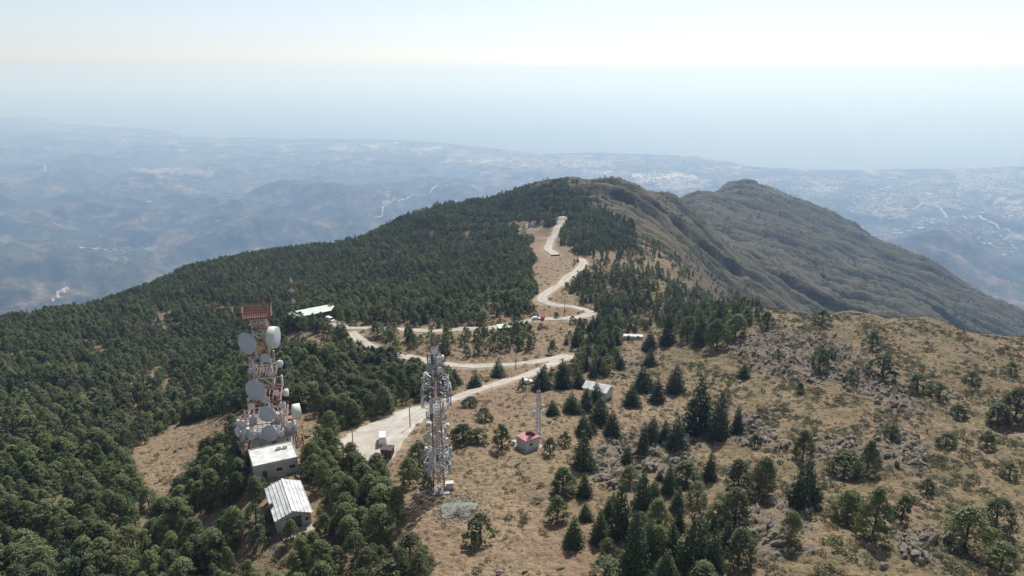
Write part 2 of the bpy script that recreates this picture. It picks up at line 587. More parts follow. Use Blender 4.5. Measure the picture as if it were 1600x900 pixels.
BRIGHT = [(1.0, [(985, 271), (1080, 271), (1092, 278), (1060, 285), (1000, 283)]), (0.8, [(912, 266), (955, 267), (958, 273), (915, 272)]),
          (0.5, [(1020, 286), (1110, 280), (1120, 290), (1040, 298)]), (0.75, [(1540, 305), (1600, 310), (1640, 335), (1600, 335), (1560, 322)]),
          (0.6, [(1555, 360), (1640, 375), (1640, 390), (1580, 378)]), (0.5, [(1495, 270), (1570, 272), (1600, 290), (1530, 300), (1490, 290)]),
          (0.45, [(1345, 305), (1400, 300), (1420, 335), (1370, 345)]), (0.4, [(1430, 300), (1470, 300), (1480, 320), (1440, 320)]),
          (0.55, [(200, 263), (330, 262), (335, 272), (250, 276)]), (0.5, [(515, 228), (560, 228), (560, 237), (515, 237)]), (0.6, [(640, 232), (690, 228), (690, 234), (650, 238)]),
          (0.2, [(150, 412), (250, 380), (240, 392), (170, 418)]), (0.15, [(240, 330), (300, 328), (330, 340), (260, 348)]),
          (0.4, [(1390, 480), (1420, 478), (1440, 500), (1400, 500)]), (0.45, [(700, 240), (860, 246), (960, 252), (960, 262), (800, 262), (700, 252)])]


def wood_density(px, py, x, y):
    d = np.zeros(px.shape)
    for v, poly in WOOD:
        d = np.maximum(d, v * inpoly(px, py, poly))
    for v, poly in OPEN:
        d = np.where(inpoly(px, py, poly), np.minimum(d, v), d)
    return d


# ------------------------------------------------------------------ level ground for the buildings
PADS = [('dish_tower', 424, 701, 7.0), ('transmitter', 429, 731, 6.5), ('warehouse', 452, 801, 7.5), ('mast_tower', 686, 765, 3.0), ('red_hut', 825, 697, 4.0),
        ('white_house', 934, 618, 4.5), ('long_shed', 490, 497, 9.0), ('small_house', 790, 519, 5.0)]
SPOT = {}
for nm, px_, py_, rr in PADS:
    p = gnd(px_, py_)
    SPOT[nm] = p
    FLAT.append((p.x, p.y, rr, p.z))

ROCK_GROUND += [ground_at([q[0] for q in poly], [q[1] for q in poly])[:, :2] for poly in ROCK]
GZ = height(GX, GY)
GPX, GPY = proj(GX, GY, GZ)
GR = np.sqrt(GX * GX + GY * GY)
GT = np.arctan2(GX, GY)
near = GR < 2400

cov = np.zeros(GX.shape + (4,))
wobx = GPX + 12 * fbm(GX / 16, GY / 16, 3, 91)
woby = GPY + 10 * fbm(GX / 16 + 40, GY / 16, 3, 92)
wood = wood_density(wobx, woby, GX, GY) * near
rd = road_dist(GX, GY)
verge = (1 - smooth(0.0, 3.5, rd + 1.2 * fbm(GX / 5, GY / 5, 2, 93)))
rock = np.zeros(GX.shape)
for poly in ROCK:
    rock = np.maximum(rock, inpoly(wobx, woby, poly) * 1.0)
rock *= GR < 700
# crags on the flanks of the second and third summits follow their gullies
wx = GX + 16 * fbm(GX / 170, GY / 170, 3, 21)
wy = GY + 16 * fbm(GX / 170 + 9, GY / 170, 3, 22)
gul = gullies(wx, wy)
far_rock = smooth(0.40, 0.62, gul + 0.25 * fbm(GX / 60, GY / 60, 3, 95)) * smooth(420, 700, GR) * (GT > 0.02) * (GR < 3000) * (1 - 0.25 * smooth(1050, 1500, GR))
rock = np.maximum(rock, far_rock * 0.8)
bright = np.zeros(GX.shape)
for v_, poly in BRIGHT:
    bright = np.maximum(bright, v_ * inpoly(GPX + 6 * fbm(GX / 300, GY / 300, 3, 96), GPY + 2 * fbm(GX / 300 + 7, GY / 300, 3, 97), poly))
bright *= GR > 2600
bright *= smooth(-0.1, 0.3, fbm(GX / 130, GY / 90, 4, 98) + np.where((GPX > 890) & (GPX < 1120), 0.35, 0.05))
firebreak = inpoly(wobx, woby, [(790, 334), (832, 344), (856, 378), (878, 402), (908, 410), (862, 452), (850, 482), (822, 470), (832, 430), (818, 380)]) * near
bare = np.clip(verge * 0.9 + firebreak * 0.4, 0, 1)
green = smooth(0.0, 0.55, 0.7 * smooth(0.05, 0.40, GT) + 0.55 * fbm(GX / 55, GY / 55, 4, 99) - 0.05) * (GR < 420)
green = np.where(GR >= 420, 0.55 + 0.5 * fbm(GX / 180, GY / 180, 4, 100), green)
cov[..., 0] = bare
cov[..., 1] = np.clip(green, 0, 1)
cov[..., 2] = rock
cov[..., 3] = np.clip(wood, 0, 1)
cov2 = np.zeros_like(cov)
cov2[..., 0] = smooth(2000, 3600, GR)                                  # low country
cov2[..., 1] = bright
coastal = smooth(0.42, 0.05, (coast_r(GT) - GR) / coast_r(GT))
cov2[..., 2] = coastal * smooth(-0.2, 0.5, fbm(GX / 700, GY / 700, 4, 101))
cov2[..., 3] = smooth(560, 880, GR + 90 * fbm(GX / 90, GY / 90, 3, 102)) * (1 - cov2[..., 0])                 # the farther summits

m, nt, b, out = new_mat('mountain_ground')
p = geo_pos(nt)
a1 = N(nt, 'ShaderNodeAttribute', attribute_name='cover')
s1 = N(nt, 'ShaderNodeSeparateColor')
nt.links.new(a1.outputs['Color'], s1.inputs[0])
a2 = N(nt, 'ShaderNodeAttribute', attribute_name='cover2')
s2 = N(nt, 'ShaderNodeSeparateColor')
nt.links.new(a2.outputs['Color'], s2.inputs[0])
f_fine = noise(nt, p, 0.9, 6, 0.7)
f_mid = noise(nt, p, 0.16, 6, 0.62)
f_big = noise(nt, p, 0.028, 5, 0.6)
grass = mixc(nt, f_mid, (0.265, 0.195, 0.118), (0.345, 0.268, 0.178))
grass = mixc(nt, ramp(nt, f_fine, [(0.40, (1, 1, 1)), (0.56, (0, 0, 0))]), grass, (0.16, 0.115, 0.065))
grass = mixc(nt, ramp(nt, f_big, [(0.45, (0, 0, 0)), (0.65, (0.7, 0.7, 0.7))]), grass, (0.235, 0.155, 0.105))
scrub = mixc(nt, f_fine, (0.085, 0.082, 0.040), (0.235, 0.185, 0.105))
gfac = math_(nt, 'MULTIPLY', s1.outputs[1], ramp(nt, f_mid, [(0.42, (0.12, 0.12, 0.12)), (0.58, (0.95, 0.95, 0.95))]))
col = mixc(nt, gfac, grass, scrub)
rockc = mixc(nt, f_fine, (0.055, 0.047, 0.036), (0.29, 0.24, 0.175))
col = mixc(nt, math_(nt, 'MULTIPLY', s1.outputs[2], ramp(nt, f_mid, [(0.36, (0.2, 0.2, 0.2)), (0.52, (1, 1, 1))])), col, rockc)
litter = mixc(nt, f_mid, (0.09, 0.08, 0.05), (0.25, 0.185, 0.115))
col = mixc(nt, math_(nt, 'MULTIPLY', a1.outputs['Alpha'], 0.8), col, litter)
soil = mixc(nt, f_mid, (0.29, 0.21, 0.14), (0.40, 0.31, 0.22))
col = mixc(nt, s1.outputs[0], col, soil)
# the farther summits: heath, bracken-brown ground and grey crags in metres-wide patches
h1 = math_(nt, 'ADD', math_(nt, 'MULTIPLY', noise(nt, p, 0.03, 7, 0.70), 0.55), math_(nt, 'MULTIPLY', noise(nt, p, 0.17, 5, 0.7), 0.45))
h2 = noise(nt, p, 0.012, 5, 0.6)
heath = ramp(nt, h1, [(0.36, (0.028, 0.036, 0.024)), (0.50, (0.064, 0.066, 0.040)), (0.64, (0.165, 0.128, 0.082))])
heath = mixc(nt, ramp(nt, h2, [(0.42, (0, 0, 0)), (0.62, (0.7, 0.7, 0.7))]), heath, (0.085, 0.095, 0.05))
crag = mixc(nt, noise(nt, p, 0.16, 6, 0.7), (0.040, 0.040, 0.032), (0.225, 0.205, 0.150))
heath = mixc(nt, math_(nt, 'MULTIPLY', s1.outputs[2], 0.85), heath, crag)
heath = mixc(nt, math_(nt, 'MULTIPLY', a1.outputs['Alpha'], 0.8), heath, litter)
heath = mixc(nt, s1.outputs[0], heath, soil)
col = mixc(nt, a2.outputs['Alpha'], col, heath)
# the low country: wooded hills, pale fields and tracks, built-up land near the sea
l1 = math_(nt, 'ADD', math_(nt, 'MULTIPLY', noise(nt, p, 0.0032, 9, 0.70), 0.62), math_(nt, 'MULTIPLY', noise(nt, p, 0.013, 6, 0.7), 0.38))
l2 = noise(nt, p, 0.0009, 6, 0.6)
low = ramp(nt, l1, [(0.43, (0.030, 0.045, 0.030)), (0.50, (0.066, 0.070, 0.046)), (0.55, (0.16, 0.125, 0.09)), (0.65, (0.30, 0.25, 0.19))])
low = mixc(nt, ramp(nt, l2, [(0.45, (0, 0, 0)), (0.60, (0.65, 0.65, 0.65))]), low, (0.045, 0.06, 0.04))
vor = N(nt, 'ShaderNodeTexVoronoi')
vor.inputs['Scale'].default_value = 0.0075
nt.links.new(p, vor.inputs['Vector'])
fields = ramp(nt, N(nt, 'ShaderNodeSeparateColor').outputs[0], [(0, (0, 0, 0)), (1, (1, 1, 1))])
sc_ = N(nt, 'ShaderNodeSeparateColor')
nt.links.new(vor.outputs['Color'], sc_.inputs[0])
fields = ramp(nt, sc_.outputs[0], [(0.2, (0.06, 0.075, 0.05)), (0.5, (0.17, 0.15, 0.10)), (0.75, (0.33, 0.29, 0.23)), (0.95, (0.52, 0.50, 0.47))])
low = mixc(nt, math_(nt, 'MULTIPLY', s2.outputs[2], 0.75), low, fields)
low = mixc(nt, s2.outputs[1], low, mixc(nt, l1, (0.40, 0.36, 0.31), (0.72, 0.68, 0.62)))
col = mixc(nt, s2.outputs[0], col, low)
nt.links.new(col, b.inputs['Base Color'])
b.inputs['Roughness'].default_value = 0.95
b.inputs['Specular IOR Level'].default_value = 0.1
bn = N(nt, 'ShaderNodeBump')
bn.inputs['Strength'].default_value = 0.7
bn.inputs['Distance'].default_value = 0.5
hgt = math_(nt, 'ADD', f_fine, math_(nt, 'MULTIPLY', h1, 16.0))
hgt = math_(nt, 'ADD', hgt, math_(nt, 'MULTIPLY', s2.outputs[0], math_(nt, 'MULTIPLY', l1, 160.0)))
nt.links.new(hgt, bn.inputs['Height'])
nt.links.new(bn.outputs[0], b.inputs['Normal'])
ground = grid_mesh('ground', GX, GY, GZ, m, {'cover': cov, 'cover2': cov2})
ground['kind'] = 'structure'

# ------------------------------------------------------------------ sea
m, nt, b, out = new_mat('sea_water')
b.inputs['Base Color'].default_value = (0.012, 0.035, 0.055, 1)
b.inputs['Roughness'].default_value = 0.28
b.inputs['Specular IOR Level'].default_value = 0.5
bn = N(nt, 'ShaderNodeBump')
bn.inputs['Strength'].default_value = 0.35
bn.inputs['Distance'].default_value = 6.0
nt.links.new(noise(nt, geo_pos(nt), 0.02, 4), bn.inputs['Height'])
nt.links.new(bn.outputs[0], b.inputs['Normal'])
SEA = 150000.0
o = mesh_obj('sea', [(-SEA, -SEA, 0), (SEA, -SEA, 0), (SEA, SEA, 0), (-SEA, SEA, 0)], [(0, 1, 2, 3)], m)
o['kind'] = 'structure'

# ------------------------------------------------------------------ roads
m, nt, b, out = new_mat('concrete_track')
p = geo_pos(nt)
c1 = ramp(nt, noise(nt, p, 0.35, 6, 0.65), [(0.30, (0.40, 0.36, 0.30)), (0.55, (0.51, 0.475, 0.415)), (0.75, (0.58, 0.55, 0.49))])
c1 = mixc(nt, ramp(nt, noise(nt, p, 0.12, 4), [(0.45, (0, 0, 0)), (0.62, (0.35, 0.35, 0.35))]), c1, (0.36, 0.29, 0.21))
c1 = mixc(nt, ramp(nt, noise(nt, p, 1.8, 4), [(0.55, (0, 0, 0)), (0.75, (0.5, 0.5, 0.5))]), c1, (0.36, 0.30, 0.235))
wr = N(nt, 'ShaderNodeAttribute', attribute_name='worn')
c1 = mixc(nt, math_(nt, 'MULTIPLY', wr.outputs['Fac'], math_(nt, 'MULTIPLY', noise(nt, p, 0.5, 5, 0.7), 1.35), True), c1, (0.27, 0.225, 0.165))
nt.links.new(c1, b.inputs['Base Color'])
b.inputs['Roughness'].default_value = 0.92
road_mat = m


def road_strip(name, w, pts, lift):
    n = len(pts)
    tan = np.gradient(pts, axis=0)
    tan /= np.linalg.norm(tan, axis=1)[:, None] + 1e-9
    nor = np.stack([-tan[:, 1], tan[:, 0]], 1)
    offs = np.array([-0.56, -0.46, -0.34, -0.22, -0.1, 0, 0.1, 0.22, 0.34, 0.46, 0.56]) * w
    tone = np.array([1, 0.75, 0.35, 0.0, 0.35, 0.62, 0.35, 0.0, 0.35, 0.75, 1.0])
    wv = 1 + 0.12 * perlin(np.arange(n) * 0.13, np.zeros(n), 5)
    vs, fs = [], []
    for j in range(len(offs)):
        q = pts + nor * (offs[j] * wv)[:, None]
        z = height(q[:, 0], q[:, 1]) + (lift if 0 < j < len(offs) - 1 else -0.3)
        vs.append(np.stack([q[:, 0], q[:, 1], z], 1))
    vs = np.stack(vs, 1).reshape(-1, 3)
    k = len(offs)
    for i in range(n - 1):
        for j in range(k - 1):
            a = i * k + j
            fs.append((a, a + 1, a + k + 1, a + k))
    o = mesh_obj(name, vs, fs, road_mat, smooth_=True)
    at = o.data.attributes.new('worn', 'FLOAT', 'POINT')
    at.data.foreach_set('value', np.clip(np.tile(tone, n) + 0.5 * np.repeat(fbm(np.arange(n) * 0.21, np.zeros(n), 3, 6), k), 0, 1).astype(np.float32))
    o['kind'] = 'structure'
    return o


for i, (k, (w, pts)) in enumerate(ROADS.items()):
    far_ = np.linalg.norm(pts.mean(0)) > 420
    road_strip(k, w, pts, (0.30 if not far_ else 0.9) + 0.012 * i)
# parking yard: a fine patch inside its outline
bb0, bb1 = PARKING.min(0) - 2, PARKING.max(0) + 2
xs, ys = np.arange(bb0[0], bb1[0], 0.8), np.arange(bb0[1], bb1[1], 0.8)
XX, YY = np.meshgrid(xs, ys)
ins = inpoly(XX + 0.8 * fbm(XX / 4, YY / 4, 2, 7), YY + 0.8 * fbm(XX / 4 + 9, YY / 4, 2, 8), PARKING)
ZZ = height(XX, YY) + np.where(ins, 0.25, -0.3)
nx = XX.shape[1]
fs = [(i * nx + j, i * nx + j + 1, (i + 1) * nx + j + 1, (i + 1) * nx + j) for i in range(XX.shape[0] - 1) for j in range(nx - 1)
      if ins[i:i + 2, j:j + 2].any()]
o = mesh_obj('parking_yard', np.stack([XX.ravel(), YY.ravel(), ZZ.ravel()], 1), fs, road_mat, smooth_=True)
o['kind'] = 'structure'

# pale dirt tracks in the low country
for nm, w, pl in (('valley_track', 13, [(86, 470), (92, 462), (100, 455), (104, 447)]), ('valley_track', 14, [(586, 340), (600, 332), (598, 322), (606, 312), (596, 300)]),
                  ('valley_track', 13, [(600, 322), (640, 310), (672, 298), (708, 286)]), ('valley_track', 22, [(45, 250), (60, 254), (70, 262), (74, 268)]),
                  ('valley_track', 18, [(1390, 330), (1450, 318), (1530, 340), (1590, 372)])):
    g = ground_at([q[0] for q in pl], [q[1] for q in pl])[:, :2]
    t = np.linspace(0, len(g) - 1, 60)
    pts = np.stack([np.interp(t, range(len(g)), g[:, 0]), np.interp(t, range(len(g)), g[:, 1])], 1)
    pts += np.stack([fbm(t * 1.1, t * 0, 2, 3), fbm(t * 1.1, t * 0 + 5, 2, 4)], 1) * 30
    road_strip(nm, w, pts, 3.0)

# ------------------------------------------------------------------ things
def thing(name, label, cat, loc, rz=0.0, group=None):
    o = bpy.data.objects.new(name, None)
    o.empty_display_size = 0.5
    C.objects.link(o)
    o.location = loc
    o.rotation_euler = (0, 0, rz)
    o['label'] = label
    o['category'] = cat
    if group:
        o['group'] = group
    return o


class MB:
    """collects solid pieces into one mesh"""

    def __init__(self):
        self.v, self.f, self.mi = [], [], []

    def add(self, vs, fs, mi=0):
        n = len(self.v)
        self.v += [tuple(q) for q in vs]
        self.f += [tuple(i + n for i in q) for q in fs]
        self.mi += [mi] * len(fs)
        return self

    def box(self, c, s, rz=0.0, mi=0, tilt=None):
        M = Matrix.Rotation(rz, 3, 'Z')
        if tilt is not None:
            M = M @ tilt
        vs = []
        for x in (-.5, .5):
            for y in (-.5, .5):
                for z in (-.5, .5):
                    vs.append(Vector(c) + M @ Vector((x * s[0], y * s[1], z * s[2])))
        return self.add(vs, [(0, 1, 3, 2), (4, 6, 7, 5), (0, 4, 5, 1), (2, 3, 7, 6), (0, 2, 6, 4), (1, 5, 7, 3)], mi)

    def tube(self, a, b, r0, r1=None, n=5, mi=0, cap=True):
        a, b = Vector(a), Vector(b)
        r1 = r0 if r1 is None else r1
        d = (b - a).normalized()
        s = d.orthogonal().normalized()
        t = d.cross(s)
        vs = []
        for c, r in ((a, r0), (b, r1)):
            for i in range(n):
                q = 2 * math.pi * i / n
                vs.append(c + (s * math.cos(q) + t * math.sin(q)) * r)
        fs = [(i, (i + 1) % n, n + (i + 1) % n, n + i) for i in range(n)]
        if cap:
            fs += [tuple(range(n - 1, -1, -1)), tuple(range(n, 2 * n))]
        return self.add(vs, fs, mi)

    def lathe(self, c, axis, prof, n=20, mi=0):
        """prof: (distance along axis, radius)"""
        c = Vector(c)
        d = Vector(axis).normalized()
        s = d.orthogonal().normalized()
        t = d.cross(s)
        vs, fs = [], []
        for (h, r) in prof:
            for i in range(n):
                q = 2 * math.pi * i / n
                vs.append(c + d * h + (s * math.cos(q) + t * math.sin(q)) * r)
        for k in range(len(prof) - 1):
            for i in range(n):
                fs.append((k * n + i, k * n + (i + 1) % n, (k + 1) * n + (i + 1) % n, (k + 1) * n + i))
        return self.add(vs, fs, mi)

    def build(self, name, mats, parent=None, smooth_=False, kind=None):
        o = mesh_obj(name, self.v, self.f, None, parent, smooth_)
        for mm in (mats if isinstance(mats, (list, tuple)) else [mats]):
            o.data.materials.append(mm)
        if len(o.data.materials) > 1:
            o.data.polygons.foreach_set('material_index', self.mi)
        if kind:
            o['kind'] = kind
        return o


# ------------------------------------------------------------------ foliage
def leaf_mat(name, lo, hi, trans=0.25):
    m = bpy.data.materials.new(name)
    m.use_nodes = True
    nt = m.node_tree
    nt.nodes.clear()
    out = nt.nodes.new('ShaderNodeOutputMaterial')
    oi = N(nt, 'ShaderNodeObjectInfo')
    p = obj_pos(nt)
    f = noise(nt, p, 0.55, 3)
    f = math_(nt, 'ADD', math_(nt, 'MULTIPLY', f, 0.7), math_(nt, 'MULTIPLY', oi.outputs['Random'], 0.5))
    c = ramp(nt, f, [(0.30, lo), (0.85, hi)])
    # stands of different age and health across the hill
    st = noise(nt, geo_pos(nt), 0.03, 3)
    c = mixc(nt, ramp(nt, st, [(0.50, (0, 0, 0)), (0.62, (0.38, 0.38, 0.38))]), c, (hi[0] * 0.9, hi[1] * 1.02, hi[2] * 0.72))
    c = mixc(nt, ramp(nt, st, [(0.36, (0.6, 0.6, 0.6)), (0.45, (0, 0, 0))]), c, (lo[0] * 1.25, lo[1] * 0.95, lo[2] * 1.2))
    d = N(nt, 'ShaderNodeBsdfDiffuse')
    t = N(nt, 'ShaderNodeBsdfTranslucent')
    g = N(nt, 'ShaderNodeBsdfGlossy')
    g.inputs['Roughness'].default_value = 0.5
    g.inputs['Color'].default_value = (0.5, 0.5, 0.5, 1)
    nt.links.new(c, d.inputs[0])
    nt.links.new(c, t.inputs[0])
    mx = N(nt, 'ShaderNodeMixShader')
    mx.inputs[0].default_value = trans
    nt.links.new(d.outputs[0], mx.inputs[1])
    nt.links.new(t.outputs[0], mx.inputs[2])
    m2 = N(nt, 'ShaderNodeMixShader')
    m2.inputs[0].default_value = 0.03
    nt.links.new(mx.outputs[0], m2.inputs[1])
    nt.links.new(g.outputs[0], m2.inputs[2])
    nt.links.new(m2.outputs[0], out.inputs[0])
    return m


M_PINE = leaf_mat('pine_needles', (0.078, 0.110, 0.044), (0.228, 0.252, 0.110), 0.33)
M_FIR = leaf_mat('fir_needles', (0.028, 0.054, 0.029), (0.090, 0.122, 0.060), 0.15)
M_BUSH = leaf_mat('shrub_leaves', (0.055, 0.088, 0.038), (0.145, 0.180, 0.080))
M_SCRUB = leaf_mat('scrub_leaves', (0.055, 0.068, 0.032), (0.160, 0.160, 0.075))
M_STRAW = leaf_mat('dry_grass', (0.20, 0.145, 0.075), (0.40, 0.31, 0.18), 0.3)
M_BARK = simple('pine_bark', (0.12, 0.085, 0.065), 0.95, 0.4, 3.0)


def leaf_quads(centres, normals, size, rng):
    """small four-cornered leaf tufts as arrays of vertices and faces"""
    n = len(centres)
    a = rng.normal(size=(n, 3))
    t = np.cross(normals, a)
    t /= np.linalg.norm(t, axis=1)[:, None] + 1e-9
    b = np.cross(normals, t)
    sz = np.asarray(size)[:, None] if np.ndim(size) else np.full((n, 1), size)
    asp = rng.uniform(0.55, 1.0, (n, 1))
    v = np.stack([centres - t * sz * 0.5, centres - b * sz * 0.42 * asp + normals * sz * 0.12, centres + t * sz * 0.5, centres + b * sz * 0.42 * asp + normals * sz * 0.12], 1).reshape(-1, 3)
    f = np.arange(n * 4).reshape(n, 4)
    return v, f


def np_mesh(name, V, F, mats, mi=None):
    me = bpy.data.meshes.new(name)
    me.from_pydata(V.tolist(), [], F.tolist() if not isinstance(F, list) else F)
    for q in mats:
        me.materials.append(q)
    if mi is not None:
        me.polygons.foreach_set('material_index', mi)
    me.update()
    return me


def crown_pine(rng, n_clump, per, leaf, h=7.0, rad=2.4, base=0.10, top=0.92):
    """an irregular rounded pine crown: needle clumps on the ends of limbs, gaps between them"""
    V, Cn = [], []
    lobes = rng.uniform(0.66, 1.2, 9)
    e1, e2 = rng.uniform(1.25, 2.0), rng.uniform(0.58, 0.85)
    for i in range(n_clump):
        u = rng.uniform(0, 1) ** 0.75
        z = base + (1 - base) * u
        prof = (1 - ((z - base) / (1 - base)) ** e1) ** e2 * min(1.0, 0.62 + (z - base) * 1.9)
        th = rng.uniform(0, 2 * math.pi)
        k = th / (2 * math.pi) * 9
        lob = lobes[int(k) % 9] * (1 - k % 1) + lobes[(int(k) + 1) % 9] * (k % 1)
        rr = rad * prof * lob * rng.uniform(0.45, 1.0) ** 0.5
        V.append((rr * math.cos(th), rr * math.sin(th), h * z))
    V = np.array(V)
    cl = np.repeat(V, per, 0)
    cs = np.repeat(rng.uniform(0.24, 0.58, n_clump), per)[:, None] * rad / 2.4
    off = rng.normal(size=(len(cl), 3))
    off /= np.linalg.norm(off, axis=1)[:, None]
    pos = cl + off * cs * rng.uniform(0.5, 1.0, (len(cl), 1)) * np.array([1.25, 1.25, 0.8])
    axis = np.array([0, 0, h * 0.45])
    outw = pos - axis
    outw /= np.linalg.norm(outw, axis=1)[:, None]
    nor = off * 0.7 + outw * 0.5 + rng.normal(size=off.shape) * 0.35 + np.array([0, 0, 0.25])
    nor /= np.linalg.norm(nor, axis=1)[:, None]
    return leaf_quads(pos, nor, leaf * rng.uniform(0.7, 1.3, len(pos)), rng), V


def crown_fir(rng, levels, per, leaf, h=8.0, rad=2.0):
    """a dense conical fir: drooping whorls of boughs, narrowing to a leader"""
    P, Nn = [], []
    wob = rng.uniform(0.8, 1.15, 8)
    for l in range(levels):
        z = 0.04 + 0.94 * (l / (levels - 1)) ** 1.05
        r = rad * (1 - z) ** 0.82 * rng.uniform(0.82, 1.1) + 0.08
        nb = max(4, int(10 * (1 - z) + 4))
        a0 = rng.uniform(0, 6.28)
        for b in range(nb):
            th = a0 + 6.283 * b / nb + rng.normal() * 0.16
            rb = r * wob[int(th / 6.283 * 8) % 8] * rng.uniform(0.78, 1.08)
            k = max(2, int(per * rb / rad))
            t = rng.uniform(0.25, 1.0, k) ** 0.7
            x = rb * t * math.cos(th) + rng.normal(size=k) * 0.16
            y = rb * t * math.sin(th) + rng.normal(size=k) * 0.16
            zz = h * z - 0.20 * rb * t ** 2 + rng.normal(size=k) * 0.12
            P.append(np.stack([x, y, zz], 1))
            d = np.array([math.cos(th) * 0.75, math.sin(th) * 0.75, 0.62])
            Nn.append(d + rng.normal(size=(k, 3)) * 0.42)
    P = np.vstack(P)
    Nn = np.vstack(Nn)
    Nn /= np.linalg.norm(Nn, axis=1)[:, None]
    return leaf_quads(P, Nn, leaf * rng.uniform(0.7, 1.3, len(P)), rng)


def trunk_mesh(rng, h, limbs, mb=None):
    mb = mb or MB()
    x, y = rng.normal(size=2) * 0.12
    mb.tube((0, 0, -0.8), (x, y, h * 0.45), 0.17, 0.12, 6)
    mb.tube((x, y, h * 0.45), (x * 1.5, y * 1.5, h * 0.86), 0.12, 0.03, 5)
    for t in limbs:
        z = min(t[2] * 0.8, h * 0.8)
        mb.tube((x * z / h, y * z / h, z), t, 0.055, 0.015, 4, cap=False)
    return mb


def finish(mb, name):
    me = bpy.data.meshes.new(name)
    me.from_pydata(mb.v, [], mb.f)
    me.materials.append(M_BARK)
    return me


def kinds(make, n):
    return [make(np.random.default_rng(100 + i)) for i in range(n)]


def mk_pine(rng):
    (v, f), cl = crown_pine(rng, 135, 22, 0.31, rad=rng.uniform(2.1, 2.8), base=rng.uniform(0.03, 0.12), h=rng.uniform(6.4, 7.6))
    return np_mesh('pine_crown', v, f, [M_PINE]), finish(trunk_mesh(rng, 7.0, cl[::6]), 'pine_trunk')


def mk_fir(rng):
    v, f = crown_fir(rng, 32, 15, 0.35, rad=rng.uniform(2.0, 2.4))
    return np_mesh('fir_crown', v, f, [M_FIR]), finish(trunk_mesh(rng, 8.0, []), 'fir_trunk')


def mk_bush(rng):
    (v, f), cl = crown_pine(rng, 54, 18, 0.23, h=2.4, rad=1.6, base=0.06)
    return np_mesh('shrub_crown', v, f, [M_BUSH]), finish(trunk_mesh(rng, 2.4, cl[::7]), 'shrub_stem')


PINES, FIRS, BUSHES = kinds(mk_pine, 9), kinds(mk_fir, 6), kinds(mk_bush, 5)


def plant(name, label, cat, group, meshes, loc, rz, sc, tilt=(0, 0)):
    o = thing(name, label, cat, loc, rz, group)
    o.scale = sc
    o.rotation_euler = (tilt[0], tilt[1], rz)
    for nm, me in (('crown', meshes[0]), ('trunk', meshes[1])):
        c = bpy.data.objects.new(nm, me)
        C.objects.link(c)
        c.parent = o
    return o


